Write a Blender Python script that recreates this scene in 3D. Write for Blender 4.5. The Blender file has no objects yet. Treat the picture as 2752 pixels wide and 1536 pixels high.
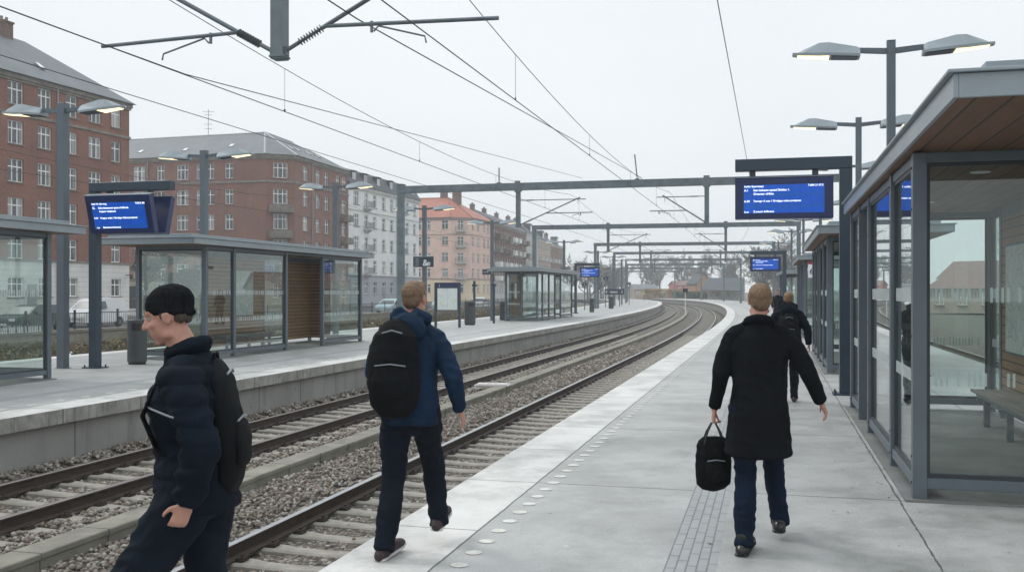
import bpy, bmesh, math, random
import numpy as np
from mathutils import Vector, Matrix, Quaternion, noise as mnoise
random.seed(7); np.random.seed(7)
SC = bpy.context.scene
COL = SC.collection
R = math.radians

# ------------------------------------------------------------------ path of the curved railway
P0 = (0.4, 12.24); TH0 = R(14.6)
def _table():
    back = []
    pts = {}
    dt = 0.5
    x, y, th = P0[0], P0[1], TH0
    t = 0.0; pts[0] = (x, y, th)
    k = 0
    while t < 520:
        if t > 150: cur = 1 / 400.0
        elif t > 30: cur = 1 / 1000.0
        else: cur = 0
        x += math.sin(th) * dt; y += math.cos(th) * dt; th -= cur * dt
        t += dt; k += 1
        pts[k] = (x, y, th)
    return pts
_T = _table()
def path(t):
    if t < 0:
        return P0[0] + math.sin(TH0) * t, P0[1] + math.cos(TH0) * t, TH0
    k = t / 0.5; i = int(k); f = k - i
    a, b = _T[i], _T[i + 1]
    return tuple(a[j] * (1 - f) + b[j] * f for j in range(3))
def W(s, t, z=0.0):
    x, y, th = path(t)
    return Vector((x + math.cos(th) * s, y - math.sin(th) * s, z))
def RZ(t):            # local x = across the tracks (to the right), local y = along them
    return -path(t)[2]

# ------------------------------------------------------------------ mesh builder
class MB:
    def __init__(s): s.v = []; s.f = []; s.m = []; s.uv = {}
    def face(s, idx, m=0, uv=None):
        if uv: s.uv[len(s.f)] = uv
        s.f.append(tuple(idx)); s.m.append(m)
    def poly(s, pts, m=0, uv=None):
        b = len(s.v); s.v += [tuple(p) for p in pts]; s.face(range(b, b + len(pts)), m, uv)
    def hexa(s, p, m=0):   # 8 pts: bottom ring 0-3 (ccw seen from above), top ring 4-7
        b = len(s.v); s.v += [tuple(q) for q in p]
        for q in ((3, 2, 1, 0), (4, 5, 6, 7), (0, 1, 5, 4), (1, 2, 6, 5), (2, 3, 7, 6), (3, 0, 4, 7)):
            s.face([b + i for i in q], m)
    def box(s, x0, x1, y0, y1, z0, z1, m=0):
        s.hexa([(x0, y0, z0), (x1, y0, z0), (x1, y1, z0), (x0, y1, z0), (x0, y0, z1), (x1, y0, z1), (x1, y1, z1), (x0, y1, z1)], m)
    def obox(s, c, a, b, h, m=0):   # centre, half vectors
        c, a, b, h = Vector(c), Vector(a), Vector(b), Vector(h)
        s.hexa([c - a - b - h, c + a - b - h, c + a + b - h, c - a + b - h, c - a - b + h, c + a - b + h, c + a + b + h, c - a + b + h], m)
    def prism(s, pts, vec, m=0):    # planar outline pts extruded by vec
        b = len(s.v); n = len(pts); vec = Vector(vec)
        s.v += [tuple(p) for p in pts] + [tuple(Vector(p) + vec) for p in pts]
        s.face([b + i for i in reversed(range(n))], m); s.face([b + n + i for i in range(n)], m)
        for i in range(n):
            j = (i + 1) % n
            s.face((b + i, b + j, b + n + j, b + n + i), m)
    def rings(s, rings, m=0, cap=True):
        b = len(s.v); n = len(rings[0])
        for r in rings: s.v += [tuple(p) for p in r]
        for k in range(len(rings) - 1):
            for i in range(n):
                j = (i + 1) % n
                s.face((b + k * n + i, b + k * n + j, b + (k + 1) * n + j, b + (k + 1) * n + i), m)
        if cap:
            s.face([b + i for i in reversed(range(n))], m)
            s.face([b + (len(rings) - 1) * n + i for i in range(n)], m)
    def tube(s, pts, r, n=8, m=0, cap=True, ph=0.0):
        pts = [Vector(p) for p in pts]
        rr = r if isinstance(r, (list, tuple)) else [r] * len(pts)
        rings = []; up = None
        for i, p in enumerate(pts):
            T = (pts[min(i + 1, len(pts) - 1)] - pts[max(i - 1, 0)]).normalized()
            if up is None:
                up = Vector((0, 0, 1)) if abs(T.z) < 0.9 else Vector((1, 0, 0))
            A = T.cross(up).normalized(); B = A.cross(T).normalized(); up = B
            rings.append([p + A * math.cos(ph + 2 * math.pi * k / n) * rr[i] - B * math.sin(ph + 2 * math.pi * k / n) * rr[i] for k in range(n)])
        s.rings(rings, m, cap)
    def cyl(s, x, y, z0, z1, r, n=16, m=0, r1=None):
        s.tube([(x, y, z0), (x, y, z1)], [r, r if r1 is None else r1], n, m)
    def lathe(s, prof, n=20, m=0, c=(0, 0)):
        rings = [[(c[0] + r * math.cos(2 * math.pi * k / n), c[1] + r * math.sin(2 * math.pi * k / n), z) for k in range(n)] for r, z in prof]
        s.rings(rings, m)
    def mesh(s, name, mats, bevel=0, smooth=False):
        me = bpy.data.meshes.new(name)
        me.from_pydata(s.v, [], s.f)
        for mt in mats: me.materials.append(mt)
        me.polygons.foreach_set('material_index', s.m)
        if s.uv:
            uvl = me.uv_layers.new(name='UVMap')
            for fi, uv in s.uv.items():
                p = me.polygons[fi]
                for k, li in enumerate(p.loop_indices): uvl.data[li].uv = uv[k]
        if bevel:
            bm = bmesh.new(); bm.from_mesh(me)
            bmesh.ops.bevel(bm, geom=[e for e in bm.edges], offset=bevel, segments=1, affect='EDGES', clamp_overlap=True)
            bm.to_mesh(me); bm.free()
        if smooth:
            me.polygons.foreach_set('use_smooth', [True] * len(me.polygons))
            try: me.set_sharp_from_angle(angle=R(38))
            except Exception: pass
        me.update(); return me
    def build(s, name, mats, parent=None, loc=None, rz=None, bevel=0, smooth=False, **kw):
        if not isinstance(mats, (list, tuple)): mats = [mats]
        return link(bpy.data.objects.new(name, s.mesh(name, mats, bevel, smooth)), parent, loc, rz, **kw)

def tag(o, label=None, cat=None, group=None, kind=None):
    if label: o['label'] = label
    if cat: o['category'] = cat
    if group: o['group'] = group
    if kind: o['kind'] = kind
    return o
def link(o, parent=None, loc=None, rz=None, **kw):
    COL.objects.link(o)
    if parent is not None: o.parent = parent
    if loc is not None: o.location = loc
    if rz is not None: o.rotation_euler = (0, 0, rz)
    return tag(o, **kw)
def empty(name, loc, rz=0, label=None, cat=None, group=None):
    o = bpy.data.objects.new(name, None); o.empty_display_size = 0.2
    return link(o, None, loc, rz, label=label, cat=cat, group=group)
def copy_tree(o, parent=None):
    c = o.copy(); COL.objects.link(c); c.parent = parent
    for ch in list(o.children): copy_tree(ch, c)
    return c
def sweep(mb, prof, t0, t1, dt=1.0, m=0, uvmode=None, closed=False):
    """prof: list of (s,z). Sweeps along the railway. uv = (u given in prof[2] or s, t)"""
    n = max(1, int(round((t1 - t0) / dt)))
    ts = [t0 + (t1 - t0) * i / n for i in range(n + 1)]
    b = len(mb.v); k = len(prof)
    for t in ts:
        for q in prof: mb.v.append(tuple(W(q[0], t, q[1])))
    segs = list(range(k - 1)) + ([k - 1] if closed else [])
    for i in range(n):
        for j in segs:
            j2 = (j + 1) % k
            uv = None
            if uvmode:
                u0 = prof[j][2]; u1 = prof[j2][2]
                uv = [(u0, ts[i]), (u1, ts[i]), (u1, ts[i + 1]), (u0, ts[i + 1])]
            mb.face((b + i * k + j, b + i * k + j2, b + (i + 1) * k + j2, b + (i + 1) * k + j), m, uv)
    if closed:
        mb.face([b + j for j in reversed(range(k))], m); mb.face([b + n * k + j for j in range(k)], m)

# ------------------------------------------------------------------ node helpers
class NT:
    def __init__(s, name):
        s.mat = bpy.data.materials.new(name); s.mat.use_nodes = True
        s.t = s.mat.node_tree; s.t.nodes.clear()
        s.out = s.n('ShaderNodeOutputMaterial')
    def n(s, typ, **kw):
        nd = s.t.nodes.new(typ)
        for k, v in kw.items(): setattr(nd, k, v)
        return nd
    def put(s, sock, v):
        if isinstance(v, bpy.types.NodeSocket): s.t.links.new(v, sock)
        elif v is not None:
            if hasattr(sock, 'default_value') and isinstance(v, (tuple, list)) and len(v) == 3 and sock.type == 'RGBA': v = (*v, 1)
            sock.default_value = v
    def m(s, op, a, b=0.0, c=None, clamp=False):
        nd = s.n('ShaderNodeMath', operation=op, use_clamp=clamp)
        s.put(nd.inputs[0], a); s.put(nd.inputs[1], b)
        if c is not None: s.put(nd.inputs[2], c)
        return nd.outputs[0]
    def mix(s, f, a, b, blend='MIX'):
        nd = s.n('ShaderNodeMix', data_type='RGBA', blend_type=blend)
        s.put(nd.inputs[0], f); s.put(nd.inputs[6], a); s.put(nd.inputs[7], b)
        return nd.outputs[2]
    def coord(s, which='Object'): return s.n('ShaderNodeTexCoord').outputs[which]
    def mapping(s, v, scale=(1, 1, 1), rot=(0, 0, 0), loc=(0, 0, 0)):
        nd = s.n('ShaderNodeMapping'); s.put(nd.inputs['Vector'], v)
        nd.inputs['Scale'].default_value = scale; nd.inputs['Rotation'].default_value = rot; nd.inputs['Location'].default_value = loc
        return nd.outputs[0]
    def noise(s, v, scale, detail=4, rough=0.55, out='Fac'):
        nd = s.n('ShaderNodeTexNoise'); s.put(nd.inputs['Vector'], v)
        nd.inputs['Scale'].default_value = scale; nd.inputs['Detail'].default_value = detail; nd.inputs['Roughness'].default_value = rough
        return nd.outputs[out]
    def voro(s, v, scale, feature='F1', out='Distance'):
        nd = s.n('ShaderNodeTexVoronoi', feature=feature); s.put(nd.inputs['Vector'], v); nd.inputs['Scale'].default_value = scale
        return nd.outputs[out]
    def ramp(s, f, stops):
        nd = s.n('ShaderNodeValToRGB'); s.put(nd.inputs[0], f)
        el = nd.color_ramp.elements
        while len(el) < len(stops): el.new(0.5)
        for e, (p, c) in zip(el, stops):
            e.position = p; e.color = (*c, 1) if isinstance(c, (tuple, list)) else (c, c, c, 1)
        return nd.outputs[0]
    def rng(s, v, a, b, c=0.0, d=1.0):
        nd = s.n('ShaderNodeMapRange'); s.put(nd.inputs[0], v)
        for i, q in enumerate((a, b, c, d)): nd.inputs[i + 1].default_value = q
        return nd.outputs[0]
    def xyz(s, v):
        nd = s.n('ShaderNodeSeparateXYZ'); s.put(nd.inputs[0], v); return nd.outputs
    def bump(s, h, strength=0.3, dist=0.01, normal=None):
        nd = s.n('ShaderNodeBump'); s.put(nd.inputs['Height'], h)
        nd.inputs['Strength'].default_value = strength; nd.inputs['Distance'].default_value = dist
        if normal is not None: s.put(nd.inputs['Normal'], normal)
        return nd.outputs[0]
    def bsdf(s, color, rough=0.7, metal=0.0, normal=None, spec=None, emit=None, emit_s=0.0, sheen=None):
        nd = s.n('ShaderNodeBsdfPrincipled')
        s.put(nd.inputs['Base Color'], color); s.put(nd.inputs['Roughness'], rough); s.put(nd.inputs['Metallic'], metal)
        if normal is not None: s.put(nd.inputs['Normal'], normal)
        if spec is not None: s.put(nd.inputs['Specular IOR Level'], spec)
        if sheen is not None: s.put(nd.inputs['Sheen Weight'], sheen)
        if emit is not None: s.put(nd.inputs['Emission Color'], emit); s.put(nd.inputs['Emission Strength'], emit_s)
        s.t.links.new(nd.outputs[0], s.out.inputs[0]); return nd

def simple(name, col, rough=0.6, metal=0.0, var=0.12, scale=3.0, bump=0.0, bscale=60.0, stretch=(1, 1, 1), spec=None, rvar=0.0, sheen=None):
    n = NT(name); v = n.mapping(n.coord(), stretch)
    f = n.noise(v, scale, 5)
    dark = tuple(c * (1 - var) for c in col); light = tuple(min(1, c * (1 + var)) for c in col)
    c = n.mix(n.rng(f, 0.3, 0.7), dark, light)
    nm = n.bump(n.noise(v, bscale, 3), bump, 0.01) if bump else None
    r = rough if not rvar else n.rng(f, 0.3, 0.7, rough - rvar, rough + rvar)
    n.bsdf(c, r, metal, nm, spec, sheen=sheen)
    return n.mat
def emissive(name, col, strength):
    n = NT(name); n.bsdf(col, 0.4, emit=col, emit_s=strength); return n.mat
# ------------------------------------------------------------------ materials
M = {}
M['steel'] = simple('grey_painted_steel', (0.115, 0.142, 0.165), 0.45, 0.25, 0.12, 2.5, 0.06, 90, rvar=0.08)
M['steel_light'] = simple('light_grey_steel', (0.27, 0.31, 0.335), 0.42, 0.3, 0.10, 2.2, 0.05, 60, rvar=0.08)
M['galv'] = simple('galvanised_steel', (0.15, 0.182, 0.20), 0.5, 0.45, 0.25, 3.5, 0.08, 40, rvar=0.1)
M['navy_steel'] = simple('dark_navy_steel', (0.028, 0.048, 0.07), 0.42, 0.15, 0.15, 2.0, 0.05, 80, rvar=0.06)
M['navy_case'] = simple('navy_plastic', (0.006, 0.018, 0.085), 0.3, 0.0, 0.12, 4)
M['black'] = simple('black_rubber', (0.012, 0.013, 0.014), 0.6)
M['bin'] = simple('charcoal_bin', (0.058, 0.066, 0.07), 0.5, 0.2, 0.18, 3, 0.15, 120)
M['wire'] = simple('dark_wire', (0.05, 0.055, 0.06), 0.5, 0.6)
M['insul'] = simple('grey_insulator', (0.14, 0.155, 0.16), 0.35)
M['white_paint'] = simple('white_paint', (0.72, 0.72, 0.70), 0.6, 0, 0.08, 8)
M['cream_dot'] = simple('cream_marking', (0.60, 0.59, 0.55), 0.7, 0, 0.2, 14)
M['lens'] = emissive('lit_lamp_lens', (1.0, 0.84, 0.52), 1.45)
M['screen'] = None
M['text'] = emissive('white_display_text', (0.85, 0.92, 1.0), 1.1)
M['sign_white'] = simple('white_sign_print', (0.75, 0.77, 0.78), 0.5)
M['slate'] = None
def mat_screen():
    n = NT('blue_display_screen'); v = n.xyz(n.coord('Object'))
    z = v[2]; x = v[0]
    # faint row and column bands of the panel
    row = n.m('LESS_THAN', n.m('ABSOLUTE', n.m('SUBTRACT', n.m('FRACT', n.m('MULTIPLY', z, 5.2)), 0.5)), 0.09)
    colm = n.m('LESS_THAN', n.m('ABSOLUTE', n.m('SUBTRACT', n.m('FRACT', n.m('MULTIPLY', x, 5.6)), 0.5)), 0.02)
    c = n.mix(n.noise(n.coord(), 3, 2), (0.0, 0.05, 0.33), (0.0, 0.085, 0.50))
    c = n.mix(n.m('MULTIPLY', row, 0.45), c, (0.0, 0.09, 0.26))
    c = n.mix(n.m('MULTIPLY', colm, 0.5), c, (0.0, 0.03, 0.25))
    n.bsdf(c, 0.3, emit=c, emit_s=0.45); return n.mat
M['screen'] = mat_screen()

def mat_platform(name, far_edge=None, tact=(2.05, 2.37), crack=3.72, base=(0.37, 0.375, 0.37)):
    n = NT(name); uv = n.xyz(n.coord('UV')); u, t = uv[0], uv[1]; P = n.coord('Object')
    big = n.noise(P, 0.55, 5, 0.6); med = n.noise(n.mapping(P, (1, 1, 1)), 2.6, 6, 0.65); fine = n.noise(P, 55, 3, 0.7)
    spk = n.noise(P, 160, 2, 0.5)
    slab = n.m('FLOOR', n.m('DIVIDE', n.m('ADD', t, 3.2), 3.72))
    wn = n.n('ShaderNodeTexWhiteNoise', noise_dimensions='1D'); n.put(wn.inputs['W'], slab)
    c = n.mix(n.rng(big, 0.35, 0.7), tuple(x * 0.84 for x in base), tuple(x * 1.12 for x in base))
    c = n.mix(n.m('MULTIPLY', n.rng(med, 0.54, 0.72), 0.45), c, (0.21, 0.215, 0.205))
    c = n.mix(n.m('MULTIPLY', n.m('SUBTRACT', wn.outputs[0], 0.5), 0.10), c, (0.55, 0.55, 0.55))
    wn3 = n.n('ShaderNodeTexWhiteNoise', noise_dimensions='2D'); cb = n.n('ShaderNodeCombineXYZ'); n.put(cb.inputs[0], slab); n.put(cb.inputs[1], n.m('FLOOR', n.m('DIVIDE', u, 2.7))); n.put(wn3.inputs['Vector'], cb.outputs[0])
    c = n.mix(n.m('MULTIPLY', wn3.outputs[0], 0.22), c, (0.24, 0.243, 0.24))
    # worn darker band in front of the shelters
    band = n.m('MULTIPLY', n.rng(u, 2.2, 3.6), n.rng(n.noise(P, 1.3, 6, 0.7), 0.40, 0.64))
    c = n.mix(n.m('MULTIPLY', band, 0.62), c, (0.20, 0.205, 0.195))
    c = n.mix(n.rng(fine, 0.3, 0.75, 0.0, 0.34), c, (0.64, 0.645, 0.64))
    strk = n.noise(n.mapping(P, (1, 1, 1), (0, 0, R(14.6)), (0, 0, 0)), 1.0, 2)
    wet = n.noise(n.mapping(n.coord('UV'), (1.4, .45, 1)), 1.1, 7, 0.72)
    c = n.mix(n.rng(wet, 0.56, 0.74, 0, 0.5), c, (0.17, 0.175, 0.175))
    gum = n.m('LESS_THAN', n.voro(P, 2.3), 0.045)
    c = n.mix(n.m('MULTIPLY', gum, 0.5), c, (0.60, 0.60, 0.56))
    gum2 = n.m('LESS_THAN', n.voro(n.mapping(P, loc=(7.3, 2.1, 0)), 1.7), 0.034)
    c = n.mix(n.m('MULTIPLY', gum2, 0.7), c, (0.13, 0.13, 0.12))
    # light edge slabs
    edge = n.m('LESS_THAN', u, 0.655)
    if far_edge: edge = n.m('MAXIMUM', edge, n.m('GREATER_THAN', u, far_edge))
    ec = n.mix(n.rng(n.noise(P, 1.5, 6, 0.65), 0.35, 0.72), (0.66, 0.655, 0.635), (0.52, 0.52, 0.505))
    wn2 = n.n('ShaderNodeTexWhiteNoise', noise_dimensions='1D'); n.put(wn2.inputs['W'], n.m('FLOOR', n.m('DIVIDE', n.m('ADD', t, 3.2), 1.86)))
    ec = n.mix(n.m('MULTIPLY', wn2.outputs[0], 0.22), ec, (0.38, 0.385, 0.38))
    ec = n.mix(n.rng(fine, 0.3, 0.8, 0, 0.3), ec, (0.66, 0.655, 0.64))
    c = n.mix(edge, c, ec)
    wob = n.m('MULTIPLY', n.m('SUBTRACT', n.noise(P, 3.0, 3), 0.5), 0.02)
    def line(val, at, w): return n.m('LESS_THAN', n.m('ABSOLUTE', n.m('SUBTRACT', n.m('ADD', val, wob), at)), w)
    def per(per_, w): 
        fr = n.m('ABSOLUTE', n.m('SUBTRACT', n.m('FRACT', n.m('DIVIDE', n.m('ADD', n.m('ADD', t, 3.2 + per_ * 0.5), n.m('MULTIPLY', wob, 0.3)), per_)), 0.5))
        return n.m('LESS_THAN', fr, w / per_)
    j = n.m('MULTIPLY', per(3.72, 0.010), n.m('SUBTRACT', 1.0, edge))
    j = n.m('MAXIMUM', j, n.m('MULTIPLY', per(1.86, 0.008), edge))
    j = n.m('MAXIMUM', j, line(u, 0.655, 0.008))
    j = n.m('MAXIMUM', j, line(u, 5.4, 0.008))
    if crack:
        wide = n.rng(n.noise(P, 5, 4, 0.8), 0.4, 0.7, 0.004, 0.015)
        cr = n.m('LESS_THAN', n.m('ABSOLUTE', n.m('SUBTRACT', n.m('ADD', u, n.m('MULTIPLY', wob, 1.2)), crack)), wide)
        j = n.m('MAXIMUM', j, cr)
    drk = n.noise(n.mapping(P, (1, 1, 1), loc=(4, 9, 0)), .9, 7, 0.75)
    c = n.mix(n.rng(drk, 0.45, 0.70, 0, 0.72), c, (0.17, 0.172, 0.163))
    c = n.mix(n.m('MULTIPLY', j, 0.85), c, (0.055, 0.055, 0.053))
    h = n.m('ADD', n.m('MULTIPLY', fine, 0.25), n.m('MULTIPLY', j, -1.5))
    # fine studs on the edge slabs
    st = n.voro(n.mapping(n.coord('UV'), (1, 1, 1), (0, 0, R(45))), 34)
    h = n.m('ADD', h, n.m('MULTIPLY', n.m('MULTIPLY', n.m('SUBTRACT', 0.5, st), edge), 0.5))
    # ribbed guide strip made of small blocks
    if tact:
        ins = n.m('MULTIPLY', n.m('GREATER_THAN', u, tact[0]), n.m('LESS_THAN', u, tact[1]))
        uu = n.m('FRACT', n.m('DIVIDE', n.m('SUBTRACT', u, tact[0]), (tact[1] - tact[0]) / 5))
        tt = n.m('FRACT', n.m('ADD', n.m('DIVIDE', t, 0.30), n.m('MULTIPLY', n.m('FLOOR', n.m('DIVIDE', n.m('SUBTRACT', u, tact[0]), (tact[1] - tact[0]) / 5)), 0.37)))
        gap = n.m('MAXIMUM', n.m('LESS_THAN', uu, 0.16), n.m('LESS_THAN', tt, 0.05))
        tc = n.mix(n.noise(P, 8, 4), (0.25, 0.26, 0.27), (0.36, 0.37, 0.375))
        tc = n.mix(n.m('MULTIPLY', gap, 0.75), tc, (0.12, 0.125, 0.13))
        c = n.mix(ins, c, tc)
        h = n.m('ADD', h, n.m('MULTIPLY', n.m('MULTIPLY', ins, n.m('SUBTRACT', 1.0, gap)), 1.2))
    rough = n.m('SUBTRACT', n.rng(med, 0.4, 0.7, 0.66, 0.50), n.rng(drk, 0.5, 0.7, 0, 0.22))
    n.bsdf(c, rough, 0, n.bump(h, 0.55, 0.006), 0.4)
    return n.mat
M['plat_r'] = mat_platform('right_platform_paving')
M['plat_l'] = mat_platform('left_platform_paving', far_edge=7.75, tact=(1.62, 1.92), crack=None, base=(0.37, 0.375, 0.375))

def mat_wall_conc():
    n = NT('cast_concrete_wall'); uv = n.xyz(n.coord('UV')); u, t = uv[0], uv[1]; P = n.coord('Object')
    st = n.noise(n.mapping(P, (2.2, 2.2, 0.35)), 1.6, 6, 0.7)
    c = n.mix(n.rng(n.noise(P, 0.9, 4), 0.3, 0.7), (0.24, 0.235, 0.22), (0.33, 0.325, 0.31))
    c = n.mix(n.m('MULTIPLY', n.rng(st, 0.52, 0.72), 0.55), c, (0.13, 0.13, 0.12))
    hole = n.m('LESS_THAN', n.voro(P, 2.2), 0.05)
    c = n.mix(n.m('MULTIPLY', hole, 0.8), c, (0.04, 0.04, 0.04))
    fr = n.m('ABSOLUTE', n.m('SUBTRACT', n.m('FRACT', n.m('DIVIDE', t, 1.86)), 0.5))
    j = n.m('LESS_THAN', fr, 0.006)
    c = n.mix(n.m('MULTIPLY', j, 0.85), c, (0.03, 0.03, 0.03))
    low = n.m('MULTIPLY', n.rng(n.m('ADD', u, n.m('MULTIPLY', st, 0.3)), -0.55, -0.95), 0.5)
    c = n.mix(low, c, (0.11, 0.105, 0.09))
    n.bsdf(c, 0.85, 0, n.bump(n.m('SUBTRACT', n.noise(P, 30, 5), n.m('MULTIPLY', j, 2)), 0.4, 0.01))
    return n.mat
M['wallc'] = mat_wall_conc()
def mat_coping():
    n = NT('weathered_coping'); P = n.coord('Object'); uv = n.xyz(n.coord('UV'))
    c = n.mix(n.rng(n.noise(P, 2, 6, 0.7), 0.35, 0.7), (0.36, 0.355, 0.33), (0.19, 0.185, 0.165))
    dr = n.noise(n.mapping(P, (5, 5, 0.8)), 3, 5, 0.7)
    c = n.mix(n.m('MULTIPLY', n.rng(dr, 0.5, 0.72), 0.75), c, (0.085, 0.08, 0.07))
    j = n.m('LESS_THAN', n.m('ABSOLUTE', n.m('SUBTRACT', n.m('FRACT', n.m('ADD', n.m('DIVIDE', n.m('ADD', uv[1], 3.2), 1.86), 0.5)), 0.5)), 0.006)
    c = n.mix(n.m('MULTIPLY', j, 0.85), c, (0.03, 0.03, 0.03))
    n.bsdf(c, 0.85, 0, n.bump(n.noise(P, 40, 5), 0.5, 0.012)); return n.mat
M['coping'] = mat_coping()
M['sleeper'] = simple('concrete_sleeper', (0.255, 0.24, 0.21), 0.85, 0, 0.28, 4, 0.5, 50)
M['trough'] = simple('mossy_concrete_trough', (0.215, 0.205, 0.172), 0.88, 0, 0.25, 2.5, 0.45, 45)
M['rail_side'] = simple('rusty_rail', (0.052, 0.036, 0.029), 0.62, 0.35, 0.3, 6, 0.25, 60, stretch=(1, 1, 3))
M['rail_top'] = simple('polished_rail_head', (0.50, 0.50, 0.51), 0.28, 0.95, 0.08, 5)
M['rail_top_dull'] = simple('dull_rail_head', (0.30, 0.27, 0.255), 0.36, 0.9, 0.12, 5)
M['clip'] = simple('rusty_clip', (0.045, 0.032, 0.027), 0.6, 0.4, 0.3, 20)
def mat_ballast(stones):
    n = NT('ballast_stones' if stones else 'ballast_bed')
    P = n.coord('Object')
    if stones:
        r = n.n('ShaderNodeNewGeometry').outputs['Random Per Island']
        tex = n.noise(P, 70, 3)
    else:
        vr = n.n('ShaderNodeTexVoronoi'); n.put(vr.inputs['Vector'], P); vr.inputs['Scale'].default_value = 15
        r = n.xyz(vr.outputs['Color'])[0]
        tex = n.noise(P, 30, 3)
    c = n.ramp(r, [(0.0, (0.06, 0.047, 0.038)), (0.22, (0.145, 0.12, 0.096)), (0.42, (0.25, 0.22, 0.18)), (0.6, (0.175, 0.115, 0.082)), (0.75, (0.31, 0.29, 0.25)), (0.92, (0.48, 0.465, 0.435)), (1.0, (0.17, 0.115, 0.08))])
    c = n.mix(n.m('MULTIPLY', n.rng(n.noise(P, 0.8, 5, 0.7), 0.42, 0.66), 0.42), c, (0.10, 0.074, 0.054))
    c = n.mix(n.rng(tex, 0.3, 0.7, 0, 0.3), c, (0.30, 0.29, 0.27))
    if stones: n.bsdf(c, 0.85, 0, n.bump(tex, 0.3, 0.01))
    else:
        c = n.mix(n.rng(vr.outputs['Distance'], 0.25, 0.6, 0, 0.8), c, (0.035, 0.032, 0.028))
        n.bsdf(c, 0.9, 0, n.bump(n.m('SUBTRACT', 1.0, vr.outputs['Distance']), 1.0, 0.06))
    return n.mat
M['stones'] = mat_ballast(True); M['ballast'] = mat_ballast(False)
def mat_ground(name, a, b, sc=1.2):
    n = NT(name); P = n.coord('Object')
    c = n.mix(n.rng(n.noise(P, sc, 6, 0.7), 0.35, 0.68), a, b)
    c = n.mix(n.rng(n.noise(P, sc * 14, 4, 0.7), 0.4, 0.75, 0, 0.5), c, tuple(x * 0.5 for x in a))
    n.bsdf(c, 0.95, 0, n.bump(n.noise(P, 9, 6), 0.8, 0.08)); return n.mat
M['soil'] = mat_ground('dry_soil', (0.115, 0.098, 0.07), (0.13, 0.125, 0.07))
M['asphalt'] = mat_ground('street_asphalt', (0.085, 0.085, 0.088), (0.12, 0.12, 0.12), 0.5)
M['sidewalk'] = mat_ground('pavement_slabs', (0.27, 0.27, 0.265), (0.33, 0.33, 0.32), 0.7)
M['far_ground'] = mat_ground('far_ground', (0.11, 0.105, 0.09), (0.14, 0.14, 0.11), 0.2)

def mat_brick(name, c1, c2, mortar, blot):
    n = NT(name); uv = n.coord('UV')
    b = n.n('ShaderNodeTexBrick'); n.put(b.inputs['Vector'], uv)
    b.inputs['Scale'].default_value = 1.0; b.inputs['Brick Width'].default_value = 0.26; b.inputs['Row Height'].default_value = 0.075
    b.inputs['Mortar Size'].default_value = 0.006
    n.put(b.inputs['Color1'], c1); n.put(b.inputs['Color2'], c2); n.put(b.inputs['Mortar'], mortar)
    c = n.mix(n.m('MULTIPLY', n.rng(n.noise(uv, 0.35, 6, 0.7), 0.4, 0.66), 0.7), b.outputs['Color'], blot)
    c = n.mix(n.rng(n.noise(n.mapping(uv, (3.5, 9, 1)), 1.0, 3, 0.7), 0.35, 0.7, 0, 0.5), c, tuple(x * 0.55 for x in c1))
    c = n.mix(n.rng(n.noise(n.mapping(uv, (6, 13, 1)), 1.0, 2, 0.7), 0.55, 0.75, 0, 0.5), c, tuple(min(1, x * 1.9) for x in c1))
    c = n.mix(n.rng(n.noise(n.mapping(uv, (1.6, .16, 1), loc=(3, 5, 0)), 1.0, 6, 0.72), 0.5, 0.72, 0, 0.5), c, tuple(x * 0.42 for x in c1))
    n.bsdf(c, 0.9, 0, n.bump(n.noise(uv, 8, 4), 0.4, 0.03)); return n.mat
M['brick1'] = mat_brick('weathered_red_brick', (0.33, 0.135, 0.094), (0.21, 0.090, 0.068), (0.22, 0.17, 0.145), (0.135, 0.086, 0.072))
M['brick2'] = mat_brick('brown_red_brick', (0.31, 0.140, 0.104), (0.215, 0.102, 0.08), (0.21, 0.17, 0.145), (0.15, 0.098, 0.083))
M['brick3'] = mat_brick('dark_red_brick', (0.20, 0.065, 0.05), (0.15, 0.05, 0.042), (0.16, 0.12, 0.10), (0.13, 0.06, 0.05))
def mat_plaster(name, col, groove=0.0, dirt=0.35):
    n = NT(name); uv = n.coord('UV'); z = n.xyz(uv)[1]
    c = n.mix(n.rng(n.noise(uv, 0.6, 6, 0.65), 0.35, 0.7), col, tuple(x * 0.86 for x in col))
    c = n.mix(n.m('MULTIPLY', n.rng(n.noise(n.mapping(uv, (2.5, 0.35, 1)), 1.0, 5, 0.7), 0.5, 0.75), dirt), c, tuple(x * 0.5 for x in col))
    h = n.noise(uv, 12, 4)
    if groove:
        g = n.m('LESS_THAN', n.m('FRACT', n.m('DIVIDE', z, groove)), 0.07)
        c = n.mix(n.m('MULTIPLY', g, 0.55), c, tuple(x * 0.35 for x in col)); h = n.m('SUBTRACT', h, g)
    n.bsdf(c, 0.85, 0, n.bump(h, 0.4, 0.03)); return n.mat
M['rustic'] = mat_plaster('rusticated_plaster', (0.72, 0.70, 0.67), 0.42)
M['rustic_tan'] = mat_plaster('tan_rusticated_plaster', (0.40, 0.36, 0.28), 0.42)
M['white_pl'] = mat_plaster('white_plaster', (0.80, 0.81, 0.80), 0, .25)
M['lilac_pl'] = mat_plaster('grey_lilac_plaster', (0.42, 0.43, 0.48), 0.42)
M['peach_pl'] = mat_plaster('peach_plaster', (0.76, 0.53, 0.45), 0, .25)
M['yellow_pl'] = mat_plaster('pale_yellow_plaster', (0.78, 0.64, 0.46), 0, .25)
M['beige_pl'] = mat_plaster('beige_plaster', (0.48, 0.40, 0.34))
M['ltbeige_pl'] = mat_plaster('pale_grey_plaster', (0.58, 0.56, 0.54))
M['trim'] = simple('stone_trim', (0.20, 0.185, 0.16), 0.85, 0, 0.3, 1.5)
M['trim_white'] = simple('white_trim', (0.55, 0.54, 0.52), 0.8, 0, 0.15, 1.5)
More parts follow.
